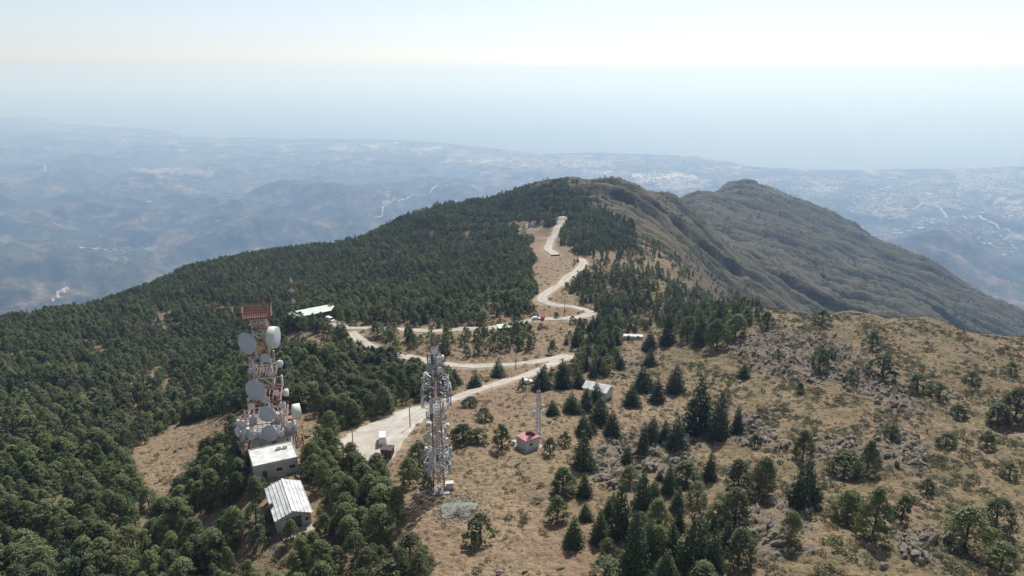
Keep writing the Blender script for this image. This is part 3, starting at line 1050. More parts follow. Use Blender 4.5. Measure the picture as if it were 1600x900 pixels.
# trees and bushes that stand apart: kind, base column, base row, apex row, width (picture), and a label
F, P, B = 'fir', 'pine', 'bush'
SOLO = [
    (F, 911, 735, 671, 38, 'tall dark fir at the upper left edge of the grey rock field below the hut'),
    (F, 925, 676, 655, 18, 'small fir just above the tall dark fir beside the rock field'),
    (F, 1005, 714, 660, 22, 'slender fir rising out of the middle of the grey rock field'),
    (P, 880, 772, 729, 46, 'wide round green pine on bare ground down the slope from the red-roofed hut'),
    (F, 913, 777, 736, 27, 'narrow fir touching the wide round pine below the hut'),
    (P, 871, 816, 775, 38, 'round leafy pine standing lowest left on the tan slope right of the gravel mound'),
    (F, 916, 813, 784, 22, None), (F, 897, 853, 807, 36, 'dark squat fir at the left end of the lower fir clump'),
    (F, 937, 848, 799, 29, None), (F, 971, 841, 757, 36, 'tallest dark fir in the middle of the lower clump'),
    (F, 993, 893, 807, 44, 'broad pointed fir at the front of the lower clump with a bright right edge'),
    (F, 1004, 797, 727, 28, None), (F, 1021, 782, 748, 22, None), (F, 1044, 770, 721, 24, 'pointed pale green fir on the lower edge of the rock field'),
    (F, 1032, 752, 735, 15, None), (P, 1029, 830, 777, 42, None), (P, 1030, 872, 822, 42, None), (F, 1081, 887, 800, 48, 'broad dark fir right of the front fir in the lower clump'),
    (F, 1116, 832, 804, 16, None), (F, 1116, 890, 832, 32, None), (P, 1073, 760, 716, 52, 'broad flat-topped pine spreading over the right end of the rock field'),
    (F, 1109, 749, 703, 22, 'narrow dark fir alone right of the rock field'), (P, 1153, 780, 724, 46, None), (P, 1150, 818, 765, 46, None), (P, 1155, 884, 830, 48, None),
    (P, 1190, 760, 722, 34, None), (B, 950, 870, 842, 34, None), (B, 948, 900, 880, 50, None), (P, 1100, 920, 880, 46, None), (F, 1062, 830, 795, 20, None), (F, 960, 800, 770, 18, None),
    (F, 1055, 613, 566, 32, 'dark fir left of the large shaded twin firs on the ridge'),
    (F, 1095, 678, 586, 52, 'largest dark twin fir in deep shade on the ridge crest'), (F, 1122, 686, 611, 36, 'right-hand fir of the large shaded pair on the ridge crest'),
    (F, 1028, 629, 588, 24, 'small solitary cone-shaped fir left of the ridge crest firs'), (F, 1007, 610, 570, 34, None), (F, 988, 634, 600, 28, None), (F, 1017, 572, 542, 24, None), (F, 1016, 546, 515, 24, None),
    (F, 1044, 538, 488, 26, None), (F, 880, 607, 558, 30, 'dark fir beside the road bend above the slim grey mast'), (F, 847, 609, 570, 34, None), (F, 905, 606, 578, 24, None), (F, 969, 577, 553, 20, None),
    (F, 895, 646, 610, 32, None), (F, 916, 642, 604, 30, None), (F, 938, 662, 618, 38, 'dark fir in front of the small white house'), (F, 912, 682, 645, 30, None), (F, 958, 682, 640, 30, None),
    (F, 864, 649, 623, 24, 'small dark fir right of the slim grey mast'), (F, 1018, 692, 648, 30, None), (F, 1057, 702, 650, 36, 'dark fir standing directly above the right end of the rock field'),
    (F, 1153, 677, 633, 20, 'narrow fir alone on rocky ground right of the twin firs'), (F, 1163, 591, 566, 18, 'little fir at the foot of the rocky crest'),
    (F, 1260, 790, 722, 44, 'big very dark fir alone on the right-hand slope'), (P, 1236, 852, 806, 34, None), (P, 1192, 776, 718, 36, None), (P, 1256, 718, 672, 32, None),
    (P, 1322, 748, 708, 56, 'spreading olive pine at the middle of the right-hand slope'), (P, 1357, 742, 690, 40, None), (P, 1327, 818, 770, 42, None), (P, 1366, 842, 764, 50, 'tall bushy olive pine on the right-hand slope with a long shadow'),
    (B, 1410, 816, 780, 30, None), (P, 1513, 862, 800, 54, 'bushy pine low on the slope near the right edge'), (P, 1561, 838, 790, 42, None), (P, 1567, 895, 856, 44, None), (P, 1563, 668, 638, 40, None),
    (B, 1364, 546, 521, 28, 'round grey-green bush alone on the tan ridge at right'), (B, 1287, 507, 486, 30, 'low bush on the skyline of the right ridge'), (B, 1199, 511, 488, 24, 'rounded bush at the left end of the right ridge skyline'),
    (B, 1380, 588, 556, 42, 'dark green bush below the round grey-green bush on the ridge'), (B, 1282, 584, 546, 36, None), (B, 1436, 612, 588, 34, None), (B, 1470, 625, 603, 28, None), (P, 1590, 660, 610, 44, None),
    (B, 1395, 690, 668, 24, None), (B, 1250, 615, 598, 18, None), (B, 1500, 655, 635, 26, None), (B, 1545, 700, 678, 26, None), (B, 1450, 775, 750, 26, None), (B, 1580, 750, 728, 26, None),
    (P, 1122, 545, 498, 36, None), (P, 1150, 528, 488, 36, None), (F, 1098, 535, 490, 28, None), (P, 1075, 532, 492, 34, None), (P, 1168, 505, 478, 26, None), (F, 1125, 520, 470, 24, None),
    (B, 785, 702, 664, 30, 'round dark bush left of the red-roofed hut'), (B, 882, 698, 674, 22, 'smaller bush of the pair right of the red-roofed hut'), (B, 861, 711, 683, 30, 'larger bush of the pair right of the red-roofed hut'),
    (F, 778, 589, 558, 26, 'dark cone-shaped fir between the two roads above the antenna mast'), (F, 710, 602, 574, 24, 'fir just right of the antenna mast below the bend road'), (F, 742, 606, 580, 22, None), (P, 514, 690, 643, 36, 'dark rounded pine between the dish tower and the parking yard'),
    (B, 750, 853, 806, 44, 'dark bush at the lower right edge of the gravel mound'), (B, 722, 694, 662, 46, 'long dark bush just right of the antenna mast'), (B, 748, 692, 668, 40, 'low end of the dark bush row right of the antenna mast'),
    (B, 735, 636, 622, 34, 'flat low bush below the hilltop road'), (B, 757, 657, 636, 30, 'low olive bush between the hilltop road and the dark bush row'), (P, 655, 735, 690, 36, None), (P, 640, 760, 715, 34, None), (P, 668, 765, 740, 26, None),
    (P, 640, 895, 838, 50, 'light green pine at the foot of the antenna mast shadow'), (F, 590, 700, 640, 6, None),
    (B, 815, 612, 590, 16, None), (B, 660, 600, 580, 20, None), (B, 425, 815, 790, 26, None), (B, 350, 822, 800, 26, None), (P, 602, 590, 560, 26, 'small round pine on tan ground left of the bend road'),
    (P, 590, 528, 500, 26, None), (B, 870, 497, 488, 12, None), (B, 895, 506, 493, 14, None), (B, 845, 514, 504, 10, None),
    (B, 1180, 700, 680, 18, None), (F, 933, 631, 596, 26, 'dark fir hiding the middle of the small white house'), (F, 950, 815, 775, 24, None), (F, 1015, 870, 815, 30, None), (F, 1050, 865, 815, 30, None), (P, 985, 760, 725, 30, None),
    (F, 1060, 800, 760, 24, None), (F, 1100, 860, 815, 28, None), (P, 1000, 845, 800, 34, None), (F, 1135, 860, 815, 26, None), (F, 1040, 905, 860, 34, None), (P, 1120, 820, 780, 36, None), (F, 980, 725, 695, 18, None), (F, 1040, 690, 655, 22, None), (P, 1090, 790, 755, 34, None), (B, 408, 772, 748, 30, None), (B, 440, 764, 744, 24, None), (B, 398, 826, 792, 34, None), (P, 398, 790, 750, 34, None), (B, 470, 752, 730, 24, None),
    (B, 405, 850, 824, 34, None), (B, 1215, 560, 546, 14, None), (B, 1330, 600, 580, 24, None), (B, 1300, 560, 545, 18, None), (B, 1480, 700, 680, 26, None), (B, 1520, 600, 583, 24, None), (B, 1580, 585, 568, 22, None), (B, 700, 720, 700, 18, None),
]
SOLO = [s for s in SOLO if s[4] > 6]
RN = random.Random(5)
g_all = ground_at([s[1] for s in SOLO], [s[2] for s in SOLO])
KEEP_OUT = []
SOLO_CAM = []


def band(px, py):
    v = ('at the bottom edge' if py > 862 else 'level with the warehouse' if py > 790 else 'level with the transmitter house' if py > 725 else 'level with the parking yard' if py > 655
         else 'level with the hilltop road' if py > 590 else 'level with the bend road' if py > 540 else 'level with the long shed')
    return v


def where(px, py):
    if px > 1180:
        return ('on the right slope ' if py > 600 else 'on the tan right ridge ') + ('near the big dark fir' if px < 1290 else 'near the spreading pine' if px < 1430 else 'near the right edge') + (', ' + band(px, py) if py > 600 else '')
    if px > 1060 and py < 560:
        return 'in the grove left of the rocky crest, ' + ('front' if py > 525 else 'back') + ' row'
    if px > 830 and py > 710:
        return ('left' if px < 950 else 'midway' if px < 1060 else 'right') + ' in the clump below the hut, ' + band(px, py)
    if px > 830 and py > 540:
        return ('near the hut mast' if px < 900 else 'beside the white house' if px < 970 else 'near the shaded twin firs') + ', ' + band(px, py)
    if px > 830:
        return 'beside the upper road switchback'
    if px < 480:
        return ('left of the warehouse' if px < 410 else 'right by the transmitter house') + ', ' + band(px, py)
    return 'near the parking yard and the antenna mast'


WORD = {'fir': 'dark fir', 'pine': 'olive pine', 'bush': 'low bush'}
CAT = {'fir': 'tree', 'pine': 'tree', 'bush': 'bush'}
NAME = {'fir': 'fir_tree', 'pine': 'pine_tree', 'bush': 'bush'}
for s, g in zip(SOLO, g_all):
    kind, px_, py_, top, w, lab = s
    depth = math.hypot(math.hypot(g[0], g[1]), CAM_Z - g[2])
    ang_ = math.asin((CAM_Z - g[2]) / depth)
    mpp = depth / FPX * 0.97
    rad = w * mpp / 2
    H = max(((py_ - top) * mpp - 0.5 * rad * math.sin(ang_)) / math.cos(ang_), rad * (1.0 if kind == 'bush' else 1.5))
    if kind == 'fir':
        me, h0, r0 = RN.choice(FIRS), 8.0, 2.0
    elif kind == 'pine':
        me, h0, r0 = RN.choice(PINES), 7.0, 2.5
    else:
        me, h0, r0 = RN.choice(BUSHES), 2.4, 1.6
    grp = None
    if lab is None:
        lab = WORD[kind] + ' ' + where(px_, py_)
        grp = {'fir': 'firs', 'pine': 'pines', 'bush': 'bushes'}[kind] + ' ' + where(px_, py_)
    k = rad / r0 * RN.uniform(1.08, 1.2)
    plant(NAME[kind], lab, CAT[kind], grp, me, (g[0], g[1] + rad * 0.3, hz(g[0], g[1] + rad * 0.3) - 0.1), RN.uniform(0, 6.28), (k, k * RN.uniform(0.9, 1.1), H / h0), (RN.uniform(-.05, .05), RN.uniform(-.05, .05)))
    KEEP_OUT.append((g[0], g[1] + rad * 0.3, rad))


# ------------------------------------------------------------------ the woods
def jitter(x0, x1, y0, y1, step, rng):
    xs = np.arange(x0, x1, step)
    ys = np.arange(y0, y1, step)
    X, Y = np.meshgrid(xs, ys)
    X = X + rng.uniform(-.5, .5, X.shape) * step
    Y = Y + rng.uniform(-.5, .5, Y.shape) * step
    return X.ravel(), Y.ravel()


WX, WY = jitter(-560, 420, 85, 1120, 3.2, RNG)
k = (np.abs(np.arctan2(WX, WY)) < R(47))
WX, WY = WX[k], WY[k]
WZ = height(WX, WY)
wpx, wpy = proj(WX, WY, WZ)
dens = wood_density(wpx + 16 * fbm(WX / 22, WY / 22, 3, 61), wpy + 12 * fbm(WX / 22, WY / 22, 3, 62), WX, WY)
# far slope of the wooded ridge stays wooded behind its crest
r_ = np.hypot(WX, WY)
gaps = fbm(WX / 26, WY / 26, 3, 63)
dens = dens * np.where(gaps > 0.28 + 0.32 * (r_ < 260), 0.32, 1.0)
far_thin = np.where(r_ < 300, 0.92, 1.0)
rdw = road_dist(WX, WY)
ok = (RNG.uniform(0, 1, len(WX)) < dens * far_thin) & (rdw > 1.6)
# the verges were felled: no tall trees right below the loops of the road
for nm, keep in (('bend_road', 0.12), ('switchback_road', 0.2), ('hilltop_road', 0.3), ('ridge_road', 0.75), ('upper_road', 0.55)):
    w_, q_ = ROADS[nm]
    q_ = q_[::2]
    dn = np.full(len(WX), 99.0)
    for a in q_:
        back = np.hypot(a[0], a[1]) - r_
        lat = np.abs(np.arctan2(a[0], a[1]) - np.arctan2(WX, WY)) * r_
        dn = np.minimum(dn, np.where((back > 0) & (back < 15), lat, 99.0))
    ok &= (dn > 2.5) | (RNG.uniform(0, 1, len(WX)) < keep)
for (x, y, rr, zz) in FLAT:
    ok &= np.hypot(WX - x, WY - y) > rr * 0.95
for (x, y, rr) in KEEP_OUT:
    ok &= np.hypot(WX - x, WY - y) > rr * 0.9 + 0.6
WX, WY, WZ, wpx, wpy = WX[ok], WY[ok], WZ[ok], wpx[ok], wpy[ok]
r_ = np.hypot(WX, WY)
nT = len(WX)
t_h = RNG.uniform(5.0, 9.0, nT) * (1 + 0.25 * perlin(WX / 30, WY / 30, 64)) * np.where(r_ < 330, 0.88, 1.0)
t_h = t_h * (1 - 0.22 * smooth(260, 420, r_)) * np.where(RNG.uniform(0, 1, nT) < 0.15, 0.6, 1.0)
t_r = t_h * RNG.uniform(0.30, 0.50, nT)
sparse = (wpx > 835) & (wpy > 390)
t_h = np.where(sparse, t_h * 0.85, t_h)
t_r = np.where(sparse, t_r * 0.8, t_r)
isfir = (RNG.uniform(0, 1, nT) < np.where(sparse, 0.45, 0.12))
t_r = np.where(isfir, t_r * 0.8, t_r)
rot = RNG.uniform(0, 6.28, nT)
inframe = (wpx > -15) & (wpx < 1615) & (wpy < 935)
order = np.argsort(np.where(inframe, r_ / t_h * 7, 1e9))
solo_p = sum(1 for s in SOLO if s[0] == 'pine')
solo_f = sum(1 for s in SOLO if s[0] == 'fir')
single = np.zeros(nT, bool)
cnt = {True: solo_f, False: solo_p}
for i in order:
    q = bool(isfir[i])
    if cnt[q] < 298 and inframe[i] and r_[i] < 480:
        single[i] = True
        cnt[q] += 1


def wood_place(px, py):
    if px > 835:
        return 'in the grove below the switchback' if py > 440 else 'right of the switchback road'
    if py > 815 and px > 330:
        return 'in the wood below the warehouse'
    if 465 < px < 640 and py > 690:
        return 'between the warehouse and the yard'
    if px > 260 and py > 680 and px < 400:
        return 'in shade below the dish tower'
    if px < 260 and py > 740:
        return 'in the lower-left wood by the edge' if px < 60 else 'in the lower-left wood' if px < 150 else 'in the wood beside the clearing'
    if px < 400:
        return 'far left of the dish tower' if px < 200 else 'left of the dish tower'
    if py < 560 and px > 530:
        return 'between the roads left of the mast' if px < 680 else 'between the roads above the mast'
    return 'close right of the dish tower' if px < 530 else 'between dish tower and antenna mast' if px < 605 else 'behind the antenna mast'


def size_word(h, r):
    a = 'tall' if h > 7.6 else 'low' if h < 5.4 else ''
    b_ = 'broad' if r > 2.9 else 'slim' if r < 2.1 else ''
    return (a + ' ' + b_).strip() or 'middling'


for i in np.nonzero(single)[0]:
    kind = 'fir' if isfir[i] else 'pine'
    me = FIRS[i % len(FIRS)] if isfir[i] else PINES[i % len(PINES)]
    h0, r0 = (8.0, 2.0) if isfir[i] else (7.0, 2.5)
    pl = wood_place(wpx[i], wpy[i])
    plant(NAME[kind], ' '.join((size_word(t_h[i], t_r[i]) + {'fir': ' dark fir ', 'pine': ' green pine '}[kind] + pl + ', ' + band(wpx[i], wpy[i])).split()), 'tree', size_word(t_h[i], t_r[i]) + {'fir': ' firs ', 'pine': ' pines '}[kind] + pl + ', ' + band(wpx[i], wpy[i]), me,
          (WX[i], WY[i], WZ[i] - 0.1), rot[i], (t_r[i] / r0, t_r[i] / r0 * RN.uniform(0.9, 1.1), t_h[i] / h0), (RN.uniform(-.06, .06), RN.uniform(-.06, .06)))


# the rest of each wood: one scattered mass built from low-detail trees
def low_source(name, v, f, mats, mi=None, tr=None):
    if tr:
        n = len(v)
        V = np.vstack([v, np.array(tr.v)])
        F = [tuple(q) for q in f.tolist()] + [tuple(i + n for i in q) for q in tr.f]
        mi = [0] * len(f) + [1] * len(tr.f)
    else:
        V, F = v, f
    me = np_mesh(name, V, F, mats, mi)
    return bpy.data.objects.new(name, me)


def scatter(name, label, srcs, P, rotv, scl, var, lab_kind='stuff'):
    me = bpy.data.meshes.new(name)
    n = len(P)
    me.vertices.add(n)
    me.vertices.foreach_set('co', np.asarray(P, np.float32).ravel())
    for nm, typ, arr in (('rot', 'FLOAT_VECTOR', rotv), ('scl', 'FLOAT_VECTOR', scl)):
        a = me.attributes.new(nm, typ, 'POINT')
        a.data.foreach_set('vector', np.asarray(arr, np.float32).ravel())
    a = me.attributes.new('var', 'INT', 'POINT')
    a.data.foreach_set('value', np.asarray(var, np.int32))
    o = bpy.data.objects.new(name, me)
    C.objects.link(o)
    ng = bpy.data.node_groups.new(name, 'GeometryNodeTree')
    ng.interface.new_socket('Geometry', in_out='INPUT', socket_type='NodeSocketGeometry')
    ng.interface.new_socket('Geometry', in_out='OUTPUT', socket_type='NodeSocketGeometry')
    gi = ng.nodes.new('NodeGroupInput')
    go = ng.nodes.new('NodeGroupOutput')
    iop = ng.nodes.new('GeometryNodeInstanceOnPoints')
    iop.inputs['Pick Instance'].default_value = True
    join = ng.nodes.new('GeometryNodeGeometryToInstance')
    for s in reversed(srcs):
        oi = ng.nodes.new('GeometryNodeObjectInfo')
        oi.inputs['Object'].default_value = s
        oi.inputs['As Instance'].default_value = False
        ng.links.new(oi.outputs['Geometry'], join.inputs[0])
    ng.links.new(gi.outputs[0], iop.inputs['Points'])
    ng.links.new(join.outputs[0], iop.inputs['Instance'])
    for nm, typ, sock in (('rot', 'FLOAT_VECTOR', 'Rotation'), ('scl', 'FLOAT_VECTOR', 'Scale'), ('var', 'INT', 'Instance Index')):
        at = ng.nodes.new('GeometryNodeInputNamedAttribute')
        at.data_type = typ
        at.inputs['Name'].default_value = nm
        if sock == 'Rotation':
            e = ng.nodes.new('FunctionNodeEulerToRotation')
            ng.links.new(at.outputs[0], e.inputs[0])
            ng.links.new(e.outputs[0], iop.inputs[sock])
        else:
            ng.links.new(at.outputs[0], iop.inputs[sock])
    ng.links.new(iop.outputs[0], go.inputs[0])
    md = o.modifiers.new('scatter', 'NODES')
    md.node_group = ng
    o['kind'] = lab_kind
    o['label'] = label
    return o


LOW_PINES, LOW_FIRS = [], []
for i in range(6):
    rng = np.random.default_rng(300 + i)
    (v, f), cl = crown_pine(rng, 60, 11, 0.52)
    LOW_PINES.append(low_source('far_pine', v, f, [M_PINE, M_BARK], tr=trunk_mesh(rng, 7.0, [])))
for i in range(4):
    rng = np.random.default_rng(330 + i)
    v, f = crown_fir(rng, 15, 6, 0.6)
    LOW_FIRS.append(low_source('far_fir', v, f, [M_FIR, M_BARK], tr=trunk_mesh(rng, 8.0, [])))
for fir, nm, lab, src, h0, r0 in ((False, 'pine_wood', 'dense green pine wood covering the left flank and the second summit', LOW_PINES, 7.0, 2.4), (True, 'fir_wood', 'dark firs mixed through the pine wood', LOW_FIRS, 8.0, 2.0)):
    k = (~single) & (isfir == fir)
    n = k.sum()
    scatter(nm, lab, src, np.stack([WX[k], WY[k], WZ[k] - 0.1], 1), np.stack([RNG.uniform(-.06, .06, n), RNG.uniform(-.06, .06, n), rot[k]], 1),
            np.stack([t_r[k] / r0, t_r[k] / r0, t_h[k] / h0], 1), RNG.integers(0, len(src), n))
# heath bushes speckling the farther flanks
HX, HY = jitter(40, 1500, 330, 2100, 6.0, RNG)
k_ = (np.arctan2(HX, HY) < R(42)) & (np.hypot(HX, HY) > 380)
HX, HY = HX[k_], HY[k_]
HZ = height(HX, HY)
hpx, hpy = proj(HX, HY, HZ)
k_ = (RNG.uniform(0, 1, len(HX)) < 0.8 * smooth(-0.25, 0.5, fbm(HX / 45, HY / 45, 4, 87))) & (hpx < 1640) & (wood_density(hpx, hpy, HX, HY) < 0.25) & (road_dist(HX, HY) > 2)
HX, HY, HZ = HX[k_], HY[k_], HZ[k_]
n = len(HX)
s = RNG.uniform(0.4, 1.2, n) * (1 + 0.35 * smooth(700, 1800, np.hypot(HX, HY)))
LOW_BUSH = []
for i in range(4):
    rng = np.random.default_rng(350 + i)
    (v, f), cl = crown_pine(rng, 16, 6, 0.7, h=2.2, rad=1.6, base=0.05)
    LOW_BUSH.append(low_source('far_bush', v, f, [M_BUSH]))
scatter('heath_bushes', 'dark bushes speckling the flanks of the farther summits', LOW_BUSH, np.stack([HX, HY, HZ - 0.1], 1), np.stack([np.zeros(n), np.zeros(n), RNG.uniform(0, 6.28, n)], 1), np.stack([s, s, s * 0.9], 1), RNG.integers(0, 4, n))
print('heath', n)
print('trees', nT, 'single', single.sum(), 'points', len(SOLO))

# ------------------------------------------------------------------ scrub, tufts and stones of the open ground
def tuft_src(name, rng, n, r, h, leaf, mat):
    th = rng.uniform(0, 6.28, n)
    rr = r * np.sqrt(rng.uniform(0, 1, n))
    z = h * np.sqrt(np.maximum(0, 1 - (rr / r) ** 2)) * rng.uniform(0.5, 1, n)
    p = np.stack([rr * np.cos(th), rr * np.sin(th), z], 1)
    nn = p * np.array([1, 1, 1.2]) + rng.normal(size=p.shape) * 0.5 * r
    nn /= np.linalg.norm(nn, axis=1)[:, None]
    v, f = leaf_quads(p, nn, leaf * rng.uniform(0.7, 1.3, n), rng)
    return low_source(name, v, f, [mat])


TUFTS = [tuft_src('tuft', np.random.default_rng(400 + i), 34, 0.5, 0.45, 0.22, M_STRAW) for i in range(4)]
SCRUBS = [tuft_src('scrub', np.random.default_rng(420 + i), 60, 0.7, 0.7, 0.26, M_SCRUB) for i in range(5)]
GXs, GYs = jitter(-150, 400, 92, 480, 1.3, RNG)
k = (np.abs(np.arctan2(GXs, GYs)) < R(48))
GXs, GYs = GXs[k], GYs[k]
GZs = height(GXs, GYs)
gpx, gpy = proj(GXs, GYs, GZs)
wd = wood_density(gpx, gpy, GXs, GYs)
rdg_ = road_dist(GXs, GYs)
rr_ = np.hypot(GXs, GYs)
thg = np.arctan2(GXs, GYs)
free = (rdg_ > 0.8) & (gpx > -60) & (gpx < 1850) & (gpy < 1000)
for (x, y, rr, zz) in FLAT:
    free &= np.hypot(GXs - x, GYs - y) > rr * 0.9
u = RNG.uniform(0, 1, len(GXs))
cl1 = fbm(GXs / 12, GYs / 12, 3, 71)
right = smooth(0.08, 0.32, thg)
p_scrub = (0.13 + 0.62 * right) * smooth(-0.35, 0.45, cl1) * (1 - 0.6 * smooth(260, 480, rr_)) + 0.15 * (wd > 0.2)
p_tuft = 0.30 * smooth(-0.5, 0.3, -cl1) * (wd < 0.5) * (1 - 0.5 * smooth(200, 420, rr_))
ks = free & (u < p_scrub)
kt = free & ~ks & (u < p_scrub + p_tuft)
for k, nm, lab, src, s0, s1 in ((ks, 'low_scrub', 'low olive scrub dotted over the open slopes', SCRUBS, 0.45, 1.7), (kt, 'dry_grass', 'dry straw-coloured grass tufts on the open slopes', TUFTS, 0.6, 1.4)):
    n = k.sum()
    s = RNG.uniform(s0, s1, n) * RNG.uniform(0.7, 1.1, n)
    scatter(nm, lab, src, np.stack([GXs[k], GYs[k], GZs[k] - 0.05], 1), np.stack([np.zeros(n), np.zeros(n), RNG.uniform(0, 6.28, n)], 1), np.stack([s, s, s * RNG.uniform(0.6, 1.1, n)], 1), RNG.integers(0, len(src), n))
    print(nm, n)

m, nt, b, out = new_mat('outcrop_rock')
p = geo_pos(nt)
oi = N(nt, 'ShaderNodeObjectInfo')
c = mixc(nt, noise(nt, p, 1.6, 5, 0.65), (0.085, 0.075, 0.062), (0.33, 0.285, 0.235))
c = mixc(nt, math_(nt, 'MULTIPLY', oi.outputs['Random'], 0.45), c, (0.20, 0.178, 0.15))
c = mixc(nt, ramp(nt, noise(nt, p, 0.7, 3), [(0.58, (0, 0, 0)), (0.7, (0.7, 0.7, 0.7))]), c, (0.27, 0.20, 0.12))
nt.links.new(c, b.inputs['Base Color'])
b.inputs['Roughness'].default_value = 0.95
b.inputs['Specular IOR Level'].default_value = 0.1
M_ROCK = m


def rock_mesh(name, rng):
    bm = bmesh.new()
    bmesh.ops.create_icosphere(bm, subdivisions=2 if name == 'boulder' else 1, radius=0.5)
    off = rng.uniform(0, 50, 3)
    planes = [(v / np.linalg.norm(v), rng.uniform(0.26, 0.42)) for v in rng.normal(size=(7, 3))]
    for v in bm.verts:
        q = np.array(v.co)
        for nrm, d in planes:
            e = q @ nrm - d
            if e > 0:
                q = q - nrm * e
        q = q * (1 + 0.12 * rng.normal())
        v.co = q
    me = bpy.data.meshes.new(name)
    bm.to_mesh(me)
    bm.free()
    me.materials.append(M_ROCK)
    return me


ROCKS = [rock_mesh('boulder', np.random.default_rng(500 + i)) for i in range(9)]
STONES = [bpy.data.objects.new('stone', rock_mesh('stone', np.random.default_rng(540 + i))) for i in range(6)]
RXs, RYs = jitter(-110, 260, 95, 340, 0.85, RNG)
RZs = height(RXs, RYs)
rpx, rpy = proj(RXs, RYs, RZs)
inr = np.zeros(len(RXs), bool)
rid = np.full(len(RXs), -1)
for j, poly in enumerate(ROCK):
    q = inpoly(rpx + 10 * perlin(RXs / 6, RYs / 6, 81), rpy + 8 * perlin(RXs / 6, RYs / 6, 82), poly)
    inr |= q
    rid[q] = j
# strata: ribs of rock running down to the right
rib = ridged((RXs * 0.80 + RYs * 0.60) / 5.5, (-RXs * 0.6 + RYs * 0.8) / 26, 3, 83)
vis = (rpx > -10) & (rpx < 1610) & (rpy < 905) & (rpy > 470)
open_ = (road_dist(RXs, RYs) > 2) & (wood_density(rpx, rpy, RXs, RYs) < 0.6) & (RXs > -105)
pr = np.where(inr, smooth(0.1, 0.6, rib) * 0.85 + 0.15, 0.045 + 0.22 * smooth(0.3, 0.85, rib) * smooth(10, 60, RXs))
k = (RNG.uniform(0, 1, len(RXs)) < pr) & vis & open_
for (x, y, rr, zz) in FLAT:
    k &= np.hypot(RXs - x, RYs - y) > rr
RXs, RYs, RZs, rpx, rpy, rid, inr = [q[k] for q in (RXs, RYs, RZs, rpx, rpy, rid, inr)]
n = len(RXs)
size = RNG.gamma(1.9, 0.36, n) * np.where(inr, 1.1, 0.6) + 0.22
size = np.minimum(size, 2.2)
STR = math.atan2(-0.60, 0.80) + math.pi / 2
rz = STR + RNG.normal(size=n) * 0.35
RPLACE = ['on the high rocky crest', 'in the rock field below the hut', 'beside the shaded twin firs', 'in the lower rib below the dark fir',
          'in the middle rib of the slope', 'in the lowest outcrop at right', 'above the spreading olive pine', 'behind the small white house']
vissize = size / np.hypot(RXs, RYs)
top_ = np.zeros(n, bool)
top_[np.argsort(-vissize)[:285]] = True
scl = np.stack([size * RNG.uniform(1.3, 2.6, n), size * RNG.uniform(0.5, 0.9, n), size * RNG.uniform(0.7, 1.25, n)], 1)
rx, ry = RNG.normal(size=n) * 0.2 - 0.25, RNG.normal(size=n) * 0.3
for i in np.nonzero(top_)[0]:
    o = bpy.data.objects.new('boulder', ROCKS[i % len(ROCKS)])
    C.objects.link(o)
    o.location = (RXs[i], RYs[i], RZs[i] + 0.12 * size[i])
    o.rotation_euler = (rx[i], ry[i], rz[i])
    o.scale = scl[i]
    pl = RPLACE[rid[i]] if rid[i] >= 0 else ('loose on the right-hand slope' if rpx[i] > 1050 else 'loose on the tan slope around the hut')
    sw_ = 'large' if size[i] > 1.75 else 'small' if size[i] < 1.2 else 'middling'
    pl = ('left ' if rid[i] >= 0 and rpx[i] < np.mean([q_[0] for q_ in ROCK[rid[i]]]) else 'right ' if rid[i] >= 0 else '') + pl + ', ' + band(rpx[i], rpy[i])
    o['label'] = sw_ + ' rock, ' + pl
    o['category'] = 'rock'
    o['group'] = sw_ + ' rocks ' + pl
k = ~top_
scatter('scattered_stones', 'grey-brown stones strewn over the rocky slope', STONES, np.stack([RXs[k], RYs[k], RZs[k] + 0.05], 1), np.stack([rx[k], ry[k], rz[k]], 1), scl[k], RNG.integers(0, 6, k.sum()))
print('rocks', n)

# ------------------------------------------------------------------ paints
M_WHITE = simple('white_paint', (0.74, 0.74, 0.72), 0.6, 0.3, 0.8)
M_GREYM = simple('galvanised_steel', (0.42, 0.44, 0.46), 0.5, 0.3, 2.0, 0.3)
M_DARKM = simple('dark_steel', (0.10, 0.10, 0.11), 0.6, 0.3, 2.0)
M_RED = simple('red_paint', (0.25, 0.115, 0.095), 0.7, 0.3, 1.2)
M_PINKRED = simple('faded_red_paint', (0.40, 0.215, 0.19), 0.75, 0.3, 1.2)
M_RUST = simple('rusty_steel', (0.30, 0.15, 0.09), 0.85, 0.35, 1.5)
M_RADOME = simple('grey_radome', (0.50, 0.53, 0.58), 0.55, 0.12, 1.0)
M_CREAM = simple('cream_radome', (0.70, 0.69, 0.58), 0.55, 0.12, 1.0)
M_CONC = simple('rough_concrete', (0.40, 0.38, 0.34), 0.92, 0.28, 0.7, bump=0.2)
M_PLASTER = simple('white_plaster', (0.66, 0.65, 0.62), 0.9, 0.15, 0.6)
M_GREYWALL = simple('grey_render', (0.50, 0.50, 0.47), 0.9, 0.2, 0.5)
M_ROOFW = simple('pale_roof_sheet', (0.62, 0.62, 0.61), 0.6, 0.32, 0.6)
M_ROOFFELT = simple('white_roof_coating', (0.70, 0.69, 0.65), 0.85, 0.38, 0.5)
M_TILERED = simple('red_roof_paint', (0.52, 0.25, 0.24), 0.8, 0.25, 0.9)
M_ROOFGREEN = simple('pale_green_roof', (0.62, 0.67, 0.58), 0.8, 0.15, 0.35)
M_GLASS = simple('dark_glass', (0.03, 0.035, 0.045), 0.15, 0.2, 1.0)
M_RUBBER = simple('rubber', (0.02, 0.02, 0.02), 0.9, 0.2, 4.0)
M_WOOD = simple('weathered_pole_wood', (0.20, 0.16, 0.12), 0.9, 0.3, 3.0)
M_BROWN = simple('dark_brown_wall', (0.13, 0.09, 0.085), 0.9, 0.3, 2.0)
